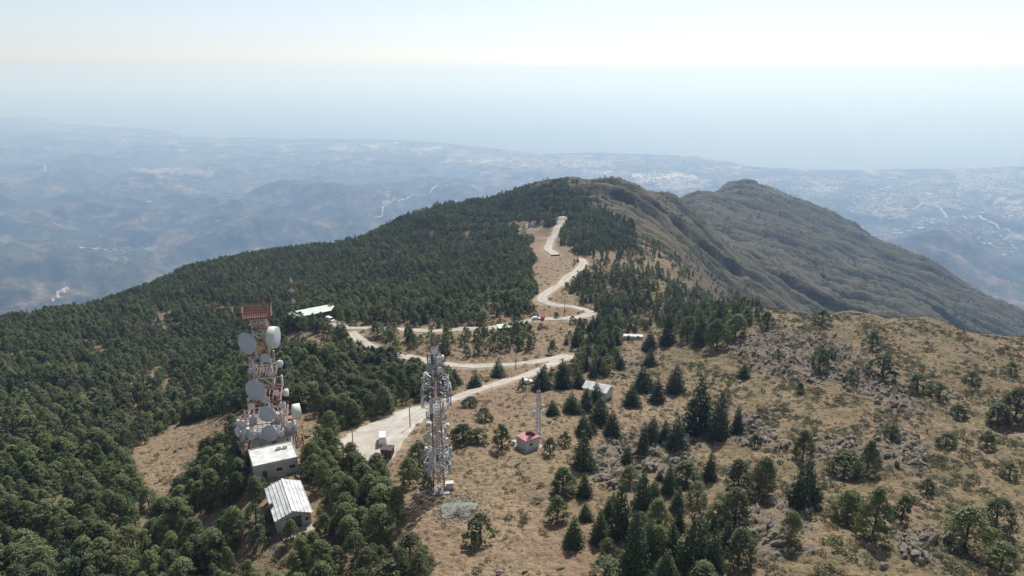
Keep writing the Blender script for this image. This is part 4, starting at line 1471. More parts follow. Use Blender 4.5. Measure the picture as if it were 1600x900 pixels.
M_CARW = simple('white_car_paint', (0.76, 0.77, 0.76), 0.3, 0.06, 0.5)
M_CARR = simple('red_car_paint', (0.35, 0.03, 0.03), 0.3, 0.08, 0.5)


def banded(name, step, c1, c2):
    m, nt, b, out = new_mat(name)
    sx = N(nt, 'ShaderNodeSeparateXYZ')
    p = obj_pos(nt)
    nt.links.new(p, sx.inputs[0])
    f = math_(nt, 'MODULO', math_(nt, 'DIVIDE', sx.outputs[2], step), 2.0)
    f = math_(nt, 'GREATER_THAN', f, 1.0)
    c = mixc(nt, f, c1, c2)
    c = mixc(nt, ramp(nt, noise(nt, p, 2.5, 4), [(0.5, (0, 0, 0)), (0.75, (0.45, 0.45, 0.45))]), c, (0.25, 0.16, 0.12))
    nt.links.new(c, b.inputs['Base Color'])
    b.inputs['Roughness'].default_value = 0.7
    return m


M_BAND = banded('red_white_bands', 5.2, (0.36, 0.135, 0.105), (0.52, 0.49, 0.47))
M_BAND2 = banded('grey_red_bands', 5.0, (0.30, 0.15, 0.13), (0.42, 0.46, 0.52))
M_BAND3 = banded('small_mast_bands', 3.0, (0.70, 0.68, 0.66), (0.50, 0.12, 0.08))


def lattice(t, H, prof, mat, seg, leg_r, br_r, sides=4, z0=-0.6):
    """four legs as parts and the bracing between them joined"""
    def hw(z):
        return float(np.interp(z, [q[0] for q in prof], [q[1] for q in prof]))
    ang0 = [math.pi / 4 + 2 * math.pi * i / sides for i in range(sides)]

    def cnr(i, z):
        r = hw(z) * math.sqrt(2)
        a = ang0[i % sides]
        return Vector((r * math.cos(a), r * math.sin(a), z))
    zs = [0.0]
    z = 0.0
    while z < H - 0.2:
        z += max(0.7, min(hw(z) * 2 * seg, H - z))
        zs.append(min(z, H))
    for i in range(sides):
        mb = MB()
        kz = [z0] + sorted(set([q[0] for q in prof if 0 < q[0] < H] + [H]))
        for a, b in zip(kz[:-1], kz[1:]):
            mb.tube(cnr(i, a), cnr(i, b), leg_r, leg_r * 0.95, 6)
        mb.build('leg', mat, t)
    mb = MB()
    for k in range(len(zs) - 1):
        a, b = zs[k], zs[k + 1]
        for i in range(sides):
            mb.tube(cnr(i, a), cnr(i + 1, b), br_r, n=4, cap=False)
            mb.tube(cnr(i + 1, a), cnr(i, b), br_r, n=4, cap=False)
            mb.tube(cnr(i, b), cnr(i + 1, b), br_r, n=4, cap=False)
    mb.build('bracing', mat, t, kind='stuff')
    return hw


def dish(t, c, yaw, pitch, d, depth, mat=None, shroud=None, label=None):
    """a drum antenna: shroud with a domed back, and a slightly bulging radome on its mouth; yaw 0 looks along -Y"""
    ax = Vector((math.sin(yaw) * math.cos(pitch), -math.cos(yaw) * math.cos(pitch), math.sin(pitch)))
    r = d / 2
    mb = MB()
    if depth > 1.5:
        mb.lathe(c, ax, [(-depth * 0.5, 0.02), (-depth * 0.48, r * 0.7), (-depth * 0.38, r * 0.97), (-depth * 0.30, r), (depth * 0.3, r), (depth * 0.3, r * 0.96)], 28)
    else:
        mb.lathe(c, ax, [(-depth * 0.75, 0.02), (-depth * 0.72, r * 0.35), (-depth * 0.45, r * 0.75), (-depth * 0.2, r * 0.98), (depth * 0.3, r), (depth * 0.3, r * 0.96)], 28)
    mb.tube(Vector(c) - ax * depth * 0.7, Vector(c) - ax * (depth * 0.7 + 0.9), 0.09, n=6)
    mb.tube(Vector(c) - ax * depth * 0.5 + Vector((0, 0, r * 0.5)), Vector(c) - ax * (depth * 0.7 + 0.9), 0.05, n=5)
    o = mb.build('dish_antenna', shroud or M_WHITE, t, True)
    if label:
        o['label'] = label
    rm = MB()
    rm.lathe(c, ax, [(depth * 0.29, r * 0.955), (depth * 0.33, r * 0.8), (depth * 0.36, r * 0.45), (depth * 0.37, 0.02)], 28)
    rm.build('radome', mat or M_RADOME, o, True)
    return o


def panel(t, a, r, z, h, w, mat, name='panel_antenna'):
    """a sector antenna: flat upright box with its pole and brackets"""
    mb = MB()
    x, y = r * math.cos(a), r * math.sin(a)
    mb.box((x, y, z), (w * 0.55, w, h), a)
    xi, yi = (r - 0.28) * math.cos(a), (r - 0.28) * math.sin(a)
    mb.tube((xi, yi, z - h * 0.6), (xi, yi, z + h * 0.6), 0.05, n=5)
    for dz in (-h * 0.35, h * 0.35):
        mb.tube((x, y, z + dz), ((r - 1.1) * math.cos(a), (r - 1.1) * math.sin(a), z + dz), 0.045, n=4)
    return mb.build(name, mat, t)


# ------------------------------------------------------------------ the big dish tower
sp = SPOT['dish_tower']
t = thing('dish_tower', 'tall red and white lattice tower with big round dishes and a red top cage', 'tower', sp, R(14))
t.scale = (1.12, 1.12, 1.14)
hw = lattice(t, 31.0, [(0, 4.6), (3, 4.2), (9, 3.0), (18, 1.9), (26, 1.35), (31, 1.2)], M_BAND, 0.75, 0.17, 0.065)
mb = MB()
mb.box((0, 0, 5.0), (11.5, 10.0, 0.22))
for i in range(12):
    q = -5.6 + i * 1.02
    for y in (-4.9, 4.9):
        mb.tube((q, y, 5.1), (q, y, 6.15), 0.03, n=4)
for y in (-4.9, 4.9):
    mb.tube((-5.65, y, 6.15), (5.65, y, 6.15), 0.035, n=4)
for x in (-5.65, 5.65):
    mb.tube((x, -4.9, 6.15), (x, 4.9, 6.15), 0.035, n=4)
for x in (-5.2, -1.7, 1.7, 5.2):
    for y in (-4.4, 4.4):
        mb.tube((x, y, 5.0), (x, y, -1.6), 0.16, n=6)
mb.build('service_deck', M_CONC, t)
mb = MB()
mb.box((0.4, -0.4, 1.3), (8.2, 7.4, 6.2))
mb.build('base_room', M_PLASTER, t)
mb = MB()
mb.box((1.2, -5.6, 3.9), (1.0, 4.2, 0.16))
for x_ in (0.75, 1.65):
    mb.box((x_, -5.6, 4.06), (0.08, 4.2, 0.16))
mb.build('cable_tray', M_GREYM, t)
for (x, y, sx, sy, sz, mm) in ((-4.2, -3.2, 1.6, 1.2, 1.9, M_WHITE), (-2.0, -4.0, 1.2, 0.9, 1.4, M_WHITE), (4.2, -2.8, 1.5, 1.4, 1.7, M_PLASTER), (2.2, 3.2, 2.2, 1.4, 1.8, M_WHITE), (4.6, 1.4, 1.1, 1.4, 1.3, M_PINKRED), (-0.2, -4.2, 1.0, 0.8, 1.2, M_RADOME), (1.8, -4.1, 1.3, 0.9, 1.6, M_WHITE), (-4.8, 0.5, 1.1, 2.0, 1.5, M_WHITE), (5.0, -0.9, 0.9, 1.2, 1.1, M_PLASTER), (-3.6, 3.4, 1.8, 1.1, 1.6, M_RADOME), (-5.0, -4.3, 0.8, 0.8, 1.9, M_PLASTER)):
    bb = MB()
    bb.box((x, y, 5.12 + sz / 2), (sx, sy, sz))
    bb.box((x, y, 5.16 + sz), (sx + .12, sy + .12, 0.07))
    bb.box((x, y - sy / 2 - 0.015, 5.1 + sz / 2), (sx * 0.7, 0.03, sz * 0.75))
    bb.build('equipment_cabinet', mm, t)
for z, ext in ((8.2, 1.1), (13.0, 0.9), (18.3, 0.9), (23.2, 0.8), (28.8, 0.7)):
    w = hw(z) + ext
    mb = MB()
    for s in (-1, 1):
        mb.box((0, s * w, z), (2 * w + 0.12, 0.14, 0.16))
        mb.box((s * w, 0, z), (0.14, 2 * w - 0.16, 0.16))
        mb.tube((-w, s * w, z + 1.0), (w, s * w, z + 1.0), 0.035, n=4)
        mb.tube((s * w, -w, z + 1.0), (s * w, w, z + 1.0), 0.035, n=4)
        for q in np.linspace(-w, w, 5):
            mb.tube((q, s * w, z), (q, s * w, z + 1.0), 0.03, n=4)
            mb.tube((s * w, q, z), (s * w, q, z + 1.0), 0.03, n=4)
    for q in np.linspace(-w + 0.2, w - 0.2, 9):
        mb.box((q, 0, z + 0.02), (0.16, 2 * w - 0.2, 0.04))
    mb.build('gallery', M_PINKRED if z < 20 else M_RUST, t)
# dishes: centre (x, y, z), yaw, tilt, diameter, depth
for (x, y, z, yaw, d, dep, rad_, shr, lab) in (
        (-2.3, -2.2, 26.0, R(-38), 4.7, 1.1, M_RADOME, M_RADOME, 'largest grey-blue dish, high on the left of the tower'),
        (2.9, -0.4, 26.2, R(75), 4.6, 2.6, M_RADOME, M_CREAM, 'cream drum dish facing right, high on the tower'),
        (-1.6, -2.9, 15.6, R(-28), 4.7, 1.0, M_RADOME, M_RADOME, 'second grey-blue dish, halfway up the tower'),
        (0.4, -4.1, 10.4, R(-8), 3.5, 0.9, M_RADOME, M_WHITE, 'grey dish facing the front a third of the way up'),
        (0.6, -5.4, 6.4, R(-16), 3.7, 0.9, M_RADOME, M_RADOME, 'lowest grey dish just above the deck'),
        (6.3, -0.6, 8.6, R(100), 3.5, 2.3, M_CREAM, M_CREAM, 'cream drum dish low on the right side'),
        (3.7, -1.2, 20.4, R(60), 1.6, 1.3, M_WHITE, M_WHITE, None), (-5.2, -2.4, 8.0, R(-60), 1.5, 1.0, M_WHITE, M_WHITE, None),
        (-6.1, -3.0, 6.4, R(-50), 2.0, 1.0, M_WHITE, M_WHITE, None), (4.8, -4.4, 7.4, R(35), 1.6, 0.8, M_WHITE, M_WHITE, None),
        (-3.2, -5.3, 6.3, R(-25), 1.9, 0.8, M_WHITE, M_WHITE, None), (2.6, -2.6, 14.3, R(30), 1.2, 0.7, M_WHITE, M_WHITE, None),
        (4.4, 0.2, 13.0, R(85), 1.7, 1.2, M_WHITE, M_WHITE, None), (-4.6, -5.2, 7.4, R(-35), 1.2, 0.6, M_WHITE, M_WHITE, None), (2.9, -5.3, 5.9, R(15), 1.3, 0.6, M_WHITE, M_WHITE, None),
        (6.2, -3.4, 6.2, R(60), 1.5, 0.8, M_WHITE, M_WHITE, None), (-6.3, -0.4, 7.2, R(-80), 1.8, 1.0, M_WHITE, M_WHITE, None), (-2.4, -1.8, 19.6, R(-45), 1.3, 0.7, M_RADOME, M_RADOME, None), (-2.6, -1.2, 22.0, R(-60), 1.2, 0.7, M_DARKM, M_GREYM, None), (1.6, -2.3, 18.6, R(25), 1.1, 0.6, M_WHITE, M_WHITE, None), (3.2, -2.9, 11.6, R(40), 1.2, 0.6, M_WHITE, M_WHITE, None), (0.9, -2.6, 22.6, R(10), 1.8, 0.7, M_RADOME, M_WHITE, None), (0.2, -3.4, 13.4, R(-5), 1.6, 0.6, M_RADOME, M_WHITE, None), (-2.8, -3.0, 12.2, R(-35), 1.7, 0.7, M_WHITE, M_WHITE, None), (1.9, -1.6, 24.0, R(40), 1.0, 0.6, M_WHITE, M_WHITE, None)):
    dish(t, (x, y, z), yaw, 0.0, d, dep, rad_, shr, lab)
for (a, r, z, h) in ((-70, 2.6, 20.6, 2.2), (-120, 2.5, 21.2, 2.0), (-35, 2.7, 22.6, 2.4), (-160, 2.7, 20.5, 1.9), (20, 2.6, 21.8, 2.2), (-95, 2.3, 23.5, 1.6), (-20, 2.2, 29.4, 3.4), (-60, 3.3, 12.6, 1.8), (5, 3.9, 16.2, 2.6), (-15, 4.6, 10.8, 2.0), (-150, 4.8, 9.4, 2.2), (170, 4.4, 11.0, 1.8)):
    panel(t, R(a - 14), r, z, h, 0.42, M_WHITE)
# top cage with whip aerials
mb = MB()
mb.box((0, 0, 31.1), (5.8, 4.2, 0.18))
mb.build('cage_floor', M_RED, t)
for (cx_, cy_, sx, sy) in ((0, -2.12, 5.84, 0.06), (0, 2.12, 5.84, 0.06), (-2.92, 0, 0.06, 4.1), (2.92, 0, 0.06, 4.1)):
    mb = MB()
    ln_ = max(sx, sy)
    for q_ in np.linspace(-ln_ / 2 + .12, ln_ / 2 - .12, int(ln_ / 0.42)):
        mb.box((cx_ + (q_ if sx > sy else 0), cy_ + (q_ if sy > sx else 0), 31.95), (0.24 if sx > sy else 0.06, 0.24 if sy > sx else 0.06, 1.5))
    for z_ in (31.35, 31.95, 32.55):
        mb.box((cx_, cy_, z_), (sx - .02 if sx > sy else 0.09, sy - .02 if sy > sx else 0.09, 0.2))
    mb.build('cage_panel', M_PINKRED, t)
mb = MB()
for x in np.linspace(-2.9, 2.9, 7):
    for y in (-2.18, 2.18):
        mb.tube((x, y, 31.0), (x, y, 33.3 + (0.7 if abs(x) > 2.8 else 0)), 0.05, n=4)
for y in (-2.18, 2.18):
    mb.tube((-2.9, y, 33.1), (2.9, y, 33.1), 0.045, n=4)
for x in (-2.98, 2.98):
    mb.tube((x, -2.1, 33.1), (x, 2.1, 33.1), 0.045, n=4)
mb.build('cage_rail', M_RED, t)
for (x, y, h) in ((-2.9, -2.3, 3.4), (-1.2, 2.4, 4.2), (1.1, -2.4, 4.4), (2.8, -2.2, 5.2), (2.4, 2.4, 5.6), (3.0, 0.3, 4.0), (-2.9, 2.2, 3.6)):
    MB().tube((x, y, 32.0), (x, y, 32.6 + h), 0.055, 0.03, 5).build('whip_aerial', M_PINKRED if h < 4.5 else M_DARKM, t)
# the rusty side frame at the right foot
mb = MB()
for (x, y) in ((5.9, -2.5), (7.4, -2.5), (5.9, 1.8), (7.4, 1.8)):
    mb.tube((x, y, -2.2), (x - 0.4, y, 4.0), 0.12, n=5)
for z in (-0.5, 1.0, 2.5, 3.9):
    for y in (-2.5, 1.8):
        mb.tube((5.8, y, z), (7.2, y, z), 0.07, n=4)
        mb.tube((5.8, y, z), (7.3, y, z - 1.4), 0.06, n=4)
    mb.tube((7.2, -2.5, z), (7.2, 1.8, z), 0.07, n=4)
mb.build('side_frame', M_RUST, t)


# ------------------------------------------------------------------ the transmitter house in front of it
def opening(t, name, c, w, h, rz, mat, frame, sill=False, d=0.06):
    """window or door: frame proud of the wall with its leaf or pane set inside; c = centre on the wall face, rz = direction of the wall"""
    M = Matrix.Rotation(rz, 3, 'Z')
    mb = MB()
    for dx, dz, sx, sz in ((-w / 2, 0, 0.09, h + 0.09), (w / 2, 0, 0.09, h + 0.09), (0, h / 2, w - 0.09, 0.09), (0, -h / 2, w - 0.09, 0.09)):
        mb.box(Vector(c) + M @ Vector((dx, -0.01, dz)), (sx, d + 0.04, sz), rz)
    o = mb.build(name, frame, t)
    mb = MB()
    mb.box(Vector(c) + M @ Vector((0, 0.005, 0)), (w - 0.08, d, h - 0.08), rz)
    if name == 'door':
        mb.box(Vector(c) + M @ Vector((w * 0.35, -0.06, 0)), (0.05, 0.08, 0.14), rz)
    mb.build('pane' if name == 'window' else 'door_leaf', mat, o)
    return o


BRZ = R(26)
sp = SPOT['transmitter']
t = thing('transmitter_house', 'low grey flat-roofed building with a white roof at the foot of the dish tower', 'building', sp, BRZ)
W, D, Hh = 9.4, 7.8, 3.4
mb = MB()
for (c, s) in (((0, -D / 2, Hh / 2 - 1), (W, 0.3, Hh + 2)), ((0, D / 2, Hh / 2 - 1), (W, 0.3, Hh + 2)), ((-W / 2 + .15, 0, Hh / 2 - 1), (0.3, D - 0.3, Hh + 2)), ((W / 2 - .15, 0, Hh / 2 - 1), (0.3, D - 0.3, Hh + 2))):
    mb.box(c, s)
mb.build('wall', M_GREYWALL, t)
MB().box((0, 0, Hh + 0.12), (W + 0.5, D + 0.5, 0.24)).build('roof', M_ROOFFELT, t)
mb = MB()
for (c, s) in (((0, -D / 2 - 0.18, Hh + 0.34), (W + 0.5, 0.14, 0.2)), ((0, D / 2 + 0.18, Hh + 0.34), (W + 0.5, 0.14, 0.2)), ((-W / 2 - 0.18, 0, Hh + 0.34), (0.14, D + 0.22, 0.2)), ((W / 2 + 0.18, 0, Hh + 0.34), (0.14, D + 0.22, 0.2))):
    mb.box(c, s)
mb.build('roof_edge', M_CONC, t)
opening(t, 'door', (-2.6, -D / 2 - 0.16, 1.05), 1.1, 2.1, 0, M_DARKM, M_GREYM)
opening(t, 'window', (0.6, -D / 2 - 0.16, 1.7), 1.4, 1.0, 0, M_GLASS, M_WHITE)
opening(t, 'window', (3.4, -D / 2 - 0.16, 1.7), 1.4, 1.0, 0, M_GLASS, M_WHITE)
mb = MB()
for x in (1.5, 2.9):
    mb.box((x, 1.6, Hh + 0.60), (1.0, 0.8, 0.7))
    mb.lathe((x, 1.6, Hh + 0.95), (0, 0, 1), [(0, 0.32), (0.06, 0.32), (0.06, 0.1)], 12)
mb.build('air_conditioner', M_WHITE, t)

# ------------------------------------------------------------------ warehouse with the ribbed pale roof
sp = SPOT['warehouse']
t = thing('warehouse', 'long shed with a pale ribbed metal gable roof below the dish tower', 'building', sp, BRZ)
W, Ln, He, Hr = 6.6, 12.2, 2.9, 4.1
mb = MB()
for y, s in ((-Ln / 2, 1), (Ln / 2, -1)):
    pts = [(-W / 2, y, -1.5), (W / 2, y, -1.5), (W / 2, y, He), (0, y, Hr), (-W / 2, y, He)]
    q = [(x, y + 0.2 * s, z) for x, y, z in pts]
    mb.add(pts + q, [(0, 1, 2, 3, 4), (9, 8, 7, 6, 5)] + [(i, (i + 5), 5 + (i + 1) % 5, (i + 1) % 5) for i in range(5)])
for x in (-W / 2 + .1, W / 2 - .1):
    mb.box((x, 0, He / 2 - 0.75), (0.2, Ln - 0.4, He + 1.5))
mb.build('wall', M_GREYWALL, t)
slope = math.atan2(Hr - He, W / 2)
sl = math.hypot(Hr - He, W / 2) + 0.35
for s in (-1, 1):
    n = 5
    for k in range(n):
        c = (k + 0.5) / n * sl
        x, z = s * c * math.cos(slope), Hr + 0.10 - c * math.sin(slope)
        T = Matrix.Rotation(s * slope, 3, 'Y')
        mb = MB()
        mb.box((x, 0, z - 0.012 * k), (sl / n - 0.02, Ln + 0.7, 0.05), 0, 0, T)
        mb.box(Vector((x, 0, z - 0.012 * k)) + T @ Vector((s * (sl / n / 2 - 0.07), 0, 0.07)), (0.12, Ln + 0.7, 0.13), 0, 0, T)
        mb.build('roof_sheet', M_ROOFW, t)
MB().box((0, 0, Hr + 0.18), (0.42, Ln + 0.74, 0.07)).build('ridge_cap', M_WHITE, t)
opening(t, 'door', (0, -Ln / 2 - 0.02, 1.4), 3.0, 2.8, 0, M_DARKM, M_GREYM)
opening(t, 'window', (2.45, -Ln / 2 - 0.02, 1.7), 0.8, 0.9, 0, M_GLASS, M_WHITE)
MB().box((0.4, -Ln / 2 - 1.7, 0.05), (6.0, 3.0, 0.5)).build('doorstep_slab', M_CONC, t)

# ------------------------------------------------------------------ the slender antenna mast in the middle
sp = SPOT['mast_tower']
t = thing('antenna_mast', 'slim grey and red lattice mast bristling with small antennas in the middle foreground', 'tower', sp, R(8))
t.scale = (1.2, 1.2, 1.08)
hw = lattice(t, 30.0, [(0, 0.95), (30, 0.55)], M_BAND2, 0.9, 0.10, 0.045)
MB().tube((0, 0, 29), (0, 0, 33.2), 0.07, 0.04, 5).build('whip_aerial', M_GREYM, t)
rn = random.Random(21)
for z, r, n, h in ((28.2, 1.25, 6, 1.7), (26.2, 1.5, 5, 1.6), (23.6, 2.3, 9, 2.0), (21.6, 2.6, 9, 2.0), (19.2, 2.5, 7, 2.5), (16.4, 1.7, 6, 1.5), (13.8, 1.9, 6, 1.6), (11.3, 1.9, 6, 1.5), (8.4, 2.3, 8, 1.9), (5.9, 2.6, 9, 1.9), (4.0, 2.1, 5, 1.4)):
    mb = MB()
    ph = rn.uniform(0, 6.28)
    for i in range(14):
        a, b = 2 * math.pi * i / 14, 2 * math.pi * (i + 1) / 14
        for zz in (z - h * 0.3, z + h * 0.3):
            mb.tube(((r - 0.3) * math.cos(a), (r - 0.3) * math.sin(a), zz), ((r - 0.3) * math.cos(b), (r - 0.3) * math.sin(b), zz), 0.05, n=4, cap=False)
    for i in range(4):
        a = i * math.pi / 2 + math.pi / 4
        for q_ in (-1, 1):
            mb.tube((0.5 * math.cos(a), 0.5 * math.sin(a), z), ((r - 0.3) * math.cos(a), (r - 0.3) * math.sin(a), z + q_ * h * 0.3), 0.05, n=4)
    mb.build('mounting_ring', M_GREYM, t)
    for i in range(n):
        a = ph + 2 * math.pi * i / n + rn.uniform(-.2, .2)
        if rn.random() < 0.24:
            q = Vector(((r + 0.1) * math.cos(a), (r + 0.1) * math.sin(a), z + rn.uniform(-.4, .4)))
            dish(t, q, a + math.pi / 2, 0, rn.uniform(0.7, 1.3), 0.5, M_WHITE, M_WHITE)
        else:
            panel(t, a, r, z + rn.uniform(-.3, .3), h * rn.uniform(0.7, 1.1), rn.uniform(0.28, 0.42), rn.choice([M_WHITE, M_RADOME, M_RADOME, M_GREYM, M_GREYM, M_DARKM]))
mb = MB()
for k in range(46):
    mb.box((0.0, -0.62 - 0.2 * (1 - k / 46), 0.6 + k * 0.62), (0.5, 0.04, 0.05))
for s in (-1, 1):
    mb.tube((s * 0.25, -0.86, 0), (s * 0.25, -0.62, 29), 0.035, n=4)
mb.build('cable_ladder', M_DARKM, t)
mb = MB()
mb.box((0, 0, -0.15), (3.6, 3.6, 0.7))
mb.build('footing', M_CONC, t)
mb = MB()
mb.box((1.9, 0.2, 0.55), (1.3, 0.9, 1.5))
mb.box((1.9, 0.2, 1.33), (1.45, 1.05, 0.08))
mb.build('equipment_cabinet', M_PLASTER, t)

# slab, wall and rubble around its foot
a_, b_ = gnd(628, 784), gnd(672, 768)
d_ = b_ - a_
t = thing('retaining_wall', 'low pale stone wall running left from the foot of the antenna mast', 'wall', (a_ + b_) / 2, math.atan2(d_.y, d_.x))
Lw = d_.length
nb = 12
for k in range(nb):
    x = -Lw / 2 + (k + 0.5) * Lw / nb
    for c in range(2):
        MB().box((x + (0.2 if c else 0), rn.uniform(-.04, .04), -0.1 + c * 0.42), (Lw / nb - 0.04, 0.5 + rn.uniform(-.05, .05), 0.40), rn.uniform(-.03, .03)).build('stone', M_CONC, t)

m, nt, b, out = new_mat('grey_gravel')
p = geo_pos(nt)
nt.links.new(ramp(nt, noise(nt, p, 5.0, 5, 0.7), [(0.35, (0.14, 0.15, 0.125)), (0.65, (0.31, 0.31, 0.26))]), b.inputs['Base Color'])
g0 = gnd(716, 797)
n = 26
vs, fs = [], []
for i in range(n + 1):
    for j in range(28):
        q = 2 * math.pi * j / 28
        r = i / n * (3.1 + 0.6 * math.sin(2 * q + 1) + 0.5 * math.sin(5 * q) + RN.uniform(-.45, .45) * (i / n))
        x, y = g0.x + r * math.cos(q), g0.y + r * 1.45 * math.sin(q)
        vs.append([x, y, 0, i])
va = np.array(vs)
zz = height(va[:, 0], va[:, 1]) + np.where(va[:, 3] == n, -0.25, 1.15 * (1 - (va[:, 3] / n) ** 1.6) + 0.10 + 0.16 * perlin(va[:, 0] * 1.3, va[:, 1] * 1.3, 3))
for i in range(n):
    for j in range(28):
        fs.append((i * 28 + j, i * 28 + (j + 1) % 28, (i + 1) * 28 + (j + 1) % 28, (i + 1) * 28 + j))
o = mesh_obj('gravel_heap', np.stack([va[:, 0], va[:, 1], zz], 1), fs, m)
o['kind'] = 'stuff'
o['label'] = 'grey-green gravel heap spread beside the foot of the antenna mast'
gs = []
for i in range(6):
    q = bpy.data.objects.new('gravel', STONES[i].data.copy())
    q.data.materials[0] = m
    gs.append(q)
n = 2600
qa, qr = RNG.uniform(0, 6.283, n), np.abs(RNG.normal(0, 0.52, n)) * 4.6
X, Y = g0.x + qr * np.cos(qa), g0.y + 1.45 * qr * np.sin(qa)
s = RNG.uniform(0.18, 0.55, n)
lift = 1.0 * np.maximum(0, 1 - (qr / 3.3) ** 1.6)
scatter('gravel_spill', 'loose grey-green gravel spilling round the gravel heap', gs, np.stack([X, Y, height(X, Y) + lift + 0.05], 1), RNG.uniform(0, 6.28, (n, 3)), np.stack([s, s * .8, s * .7], 1), RNG.integers(0, 6, n))

# ------------------------------------------------------------------ red-roofed hut with its mast
sp = SPOT['red_hut']
t = thing('equipment_hut', 'tiny white hut with a faded red roof alone on the tan slope', 'hut', sp, R(38))
W, D, Hh = 4.0, 3.6, 2.5
mb = MB()
for (c, s) in (((0, -D / 2, Hh / 2 - .5), (W, 0.2, Hh + 1)), ((0, D / 2, Hh / 2 - .5), (W, 0.2, Hh + 1)), ((-W / 2 + .1, 0, Hh / 2 - .5), (0.2, D - 0.2, Hh + 1)), ((W / 2 - .1, 0, Hh / 2 - .5), (0.2, D - 0.2, Hh + 1))):
    mb.box(c, s)
mb.build('wall', M_PLASTER, t)
mb = MB()
mb.box((0, 0, Hh + 0.1), (W + 0.5, D + 0.5, 0.2))
mb.box((0, 0, Hh + 0.24), (W + 0.2, D + 0.2, 0.1))
mb.build('roof', M_TILERED, t)
mb = MB()
mb.box((0.7, 0.7, Hh + 0.62), (1.0, 0.9, 0.7))
mb.box((1.2, -0.5, Hh + 0.5), (0.7, 0.8, 0.5))
mb.build('roof_cabinet', simple('dark_red_paint', (0.16, 0.02, 0.03), 0.6), t)
opening(t, 'door', (W / 2 + 0.02, -0.3, 1.05), 0.95, 2.05, R(90), M_DARKM, M_GREYM)
opening(t, 'window', (-0.6, -D / 2 - 0.11, 1.5), 0.8, 0.6, 0, M_GLASS, M_GREYM)
MB().box((0, 0, -0.12), (W + 1.6, D + 1.6, 0.4)).build('footing', M_CONC, t)
mp = gnd(841, 683)
t = thing('hut_mast', 'slim grey lattice mast with small white drum antennas behind the red-roofed hut', 'tower', mp, R(20))
lattice(t, 12.6, [(0, 0.48), (12.6, 0.32)], M_GREYM, 1.2, 0.06, 0.035)
for (x, y, z, yaw, d) in ((-1.3, -0.5, 7.0, R(-60), 1.2), (-0.9, -0.6, 8.4, R(-30), 0.7), (1.2, -0.3, 8.4, R(50), 0.9)):
    dish(t, (x, y, z), yaw, 0, d, 0.7, M_WHITE, M_WHITE)
    MB().tube((0, 0, z), (x * 0.8, y * 0.5, z), 0.05, n=4).build('bracket', M_GREYM, t)
panel(t, R(-20), 1.3, 6.6, 1.6, 0.35, M_WHITE)
MB().tube((0, 0, 12.4), (0, 0, 14.6), 0.05, 0.03, 5).build('whip_aerial', M_GREYM, t)
MB().box((0, 0, -0.1), (1.6, 1.6, 0.5)).build('footing', M_CONC, t)
tp = gnd(803, 694)
mb = MB()
mb.lathe((0, 0, -0.3), (0, 0, 1), [(0, 0.01), (0, 0.55), (1.1, 0.55), (1.25, 0.4), (1.3, 0.01)], 14)
mb.tube((0, 0, 0.95), (0, 0, 1.12), 0.16, n=8)
o = mb.build('water_tank', M_WHITE)
o.location = tp
o['label'] = 'small white tank on the ground at the left corner of the red-roofed hut'
o['category'] = 'tank'


# ------------------------------------------------------------------ other buildings
def house(nm, label, p, rz, W, D, Hh, rise, roofm, wallm, doors=1, wins=2, over=0.35, cat='building'):
    t = thing(nm, label, cat, p, rz)
    mb = MB()
    for (c, s) in (((0, -D / 2 + .12, Hh / 2 - 1), (W, 0.24, Hh + 2)), ((0, D / 2 - .12, Hh / 2 - 1), (W, 0.24, Hh + 2)), ((-W / 2 + .12, 0, Hh / 2 - 1), (0.24, D - 0.48, Hh + 2)), ((W / 2 - .12, 0, Hh / 2 - 1), (0.24, D - 0.48, Hh + 2))):
        mb.box(c, s)
    if rise > 0:
        for x in (-W / 2 + 0.12, W / 2 - 0.12):
            mb.add([(x - .12, -D / 2, Hh), (x - .12, D / 2, Hh), (x - .12, 0, Hh + rise), (x + .12, -D / 2, Hh), (x + .12, D / 2, Hh), (x + .12, 0, Hh + rise)], [(0, 2, 1), (3, 4, 5), (0, 3, 5, 2), (1, 2, 5, 4)])
    mb.build('wall', wallm, t)
    if rise > 0:
        a = math.atan2(rise, D / 2)
        ln = math.hypot(rise, D / 2) + over
        for s in (-1, 1):
            T = Matrix.Rotation(-s * a, 3, 'X')
            MB().box((0, s * (ln / 2) * math.cos(a), Hh + rise + 0.09 - ln / 2 * math.sin(a)), (W + 2 * over, ln, 0.12), 0, 0, T).build('roof', roofm, t)
    else:
        mb = MB()
        mb.box((0, 0, Hh + 0.14), (W + 2 * over, D + 2 * over, 0.28))
        mb.build('roof', roofm, t)
    k = doors + wins
    for i in range(k):
        x = -W / 2 + W * (i + 0.5) / k
        if i < doors:
            opening(t, 'door', (x, -D / 2 - 0.02, 1.05), 1.0, 2.05, 0, M_DARKM, M_GREYM)
        else:
            opening(t, 'window', (x, -D / 2 - 0.02, 1.55), 0.9, 0.9, 0, M_GLASS, M_WHITE)
    return t


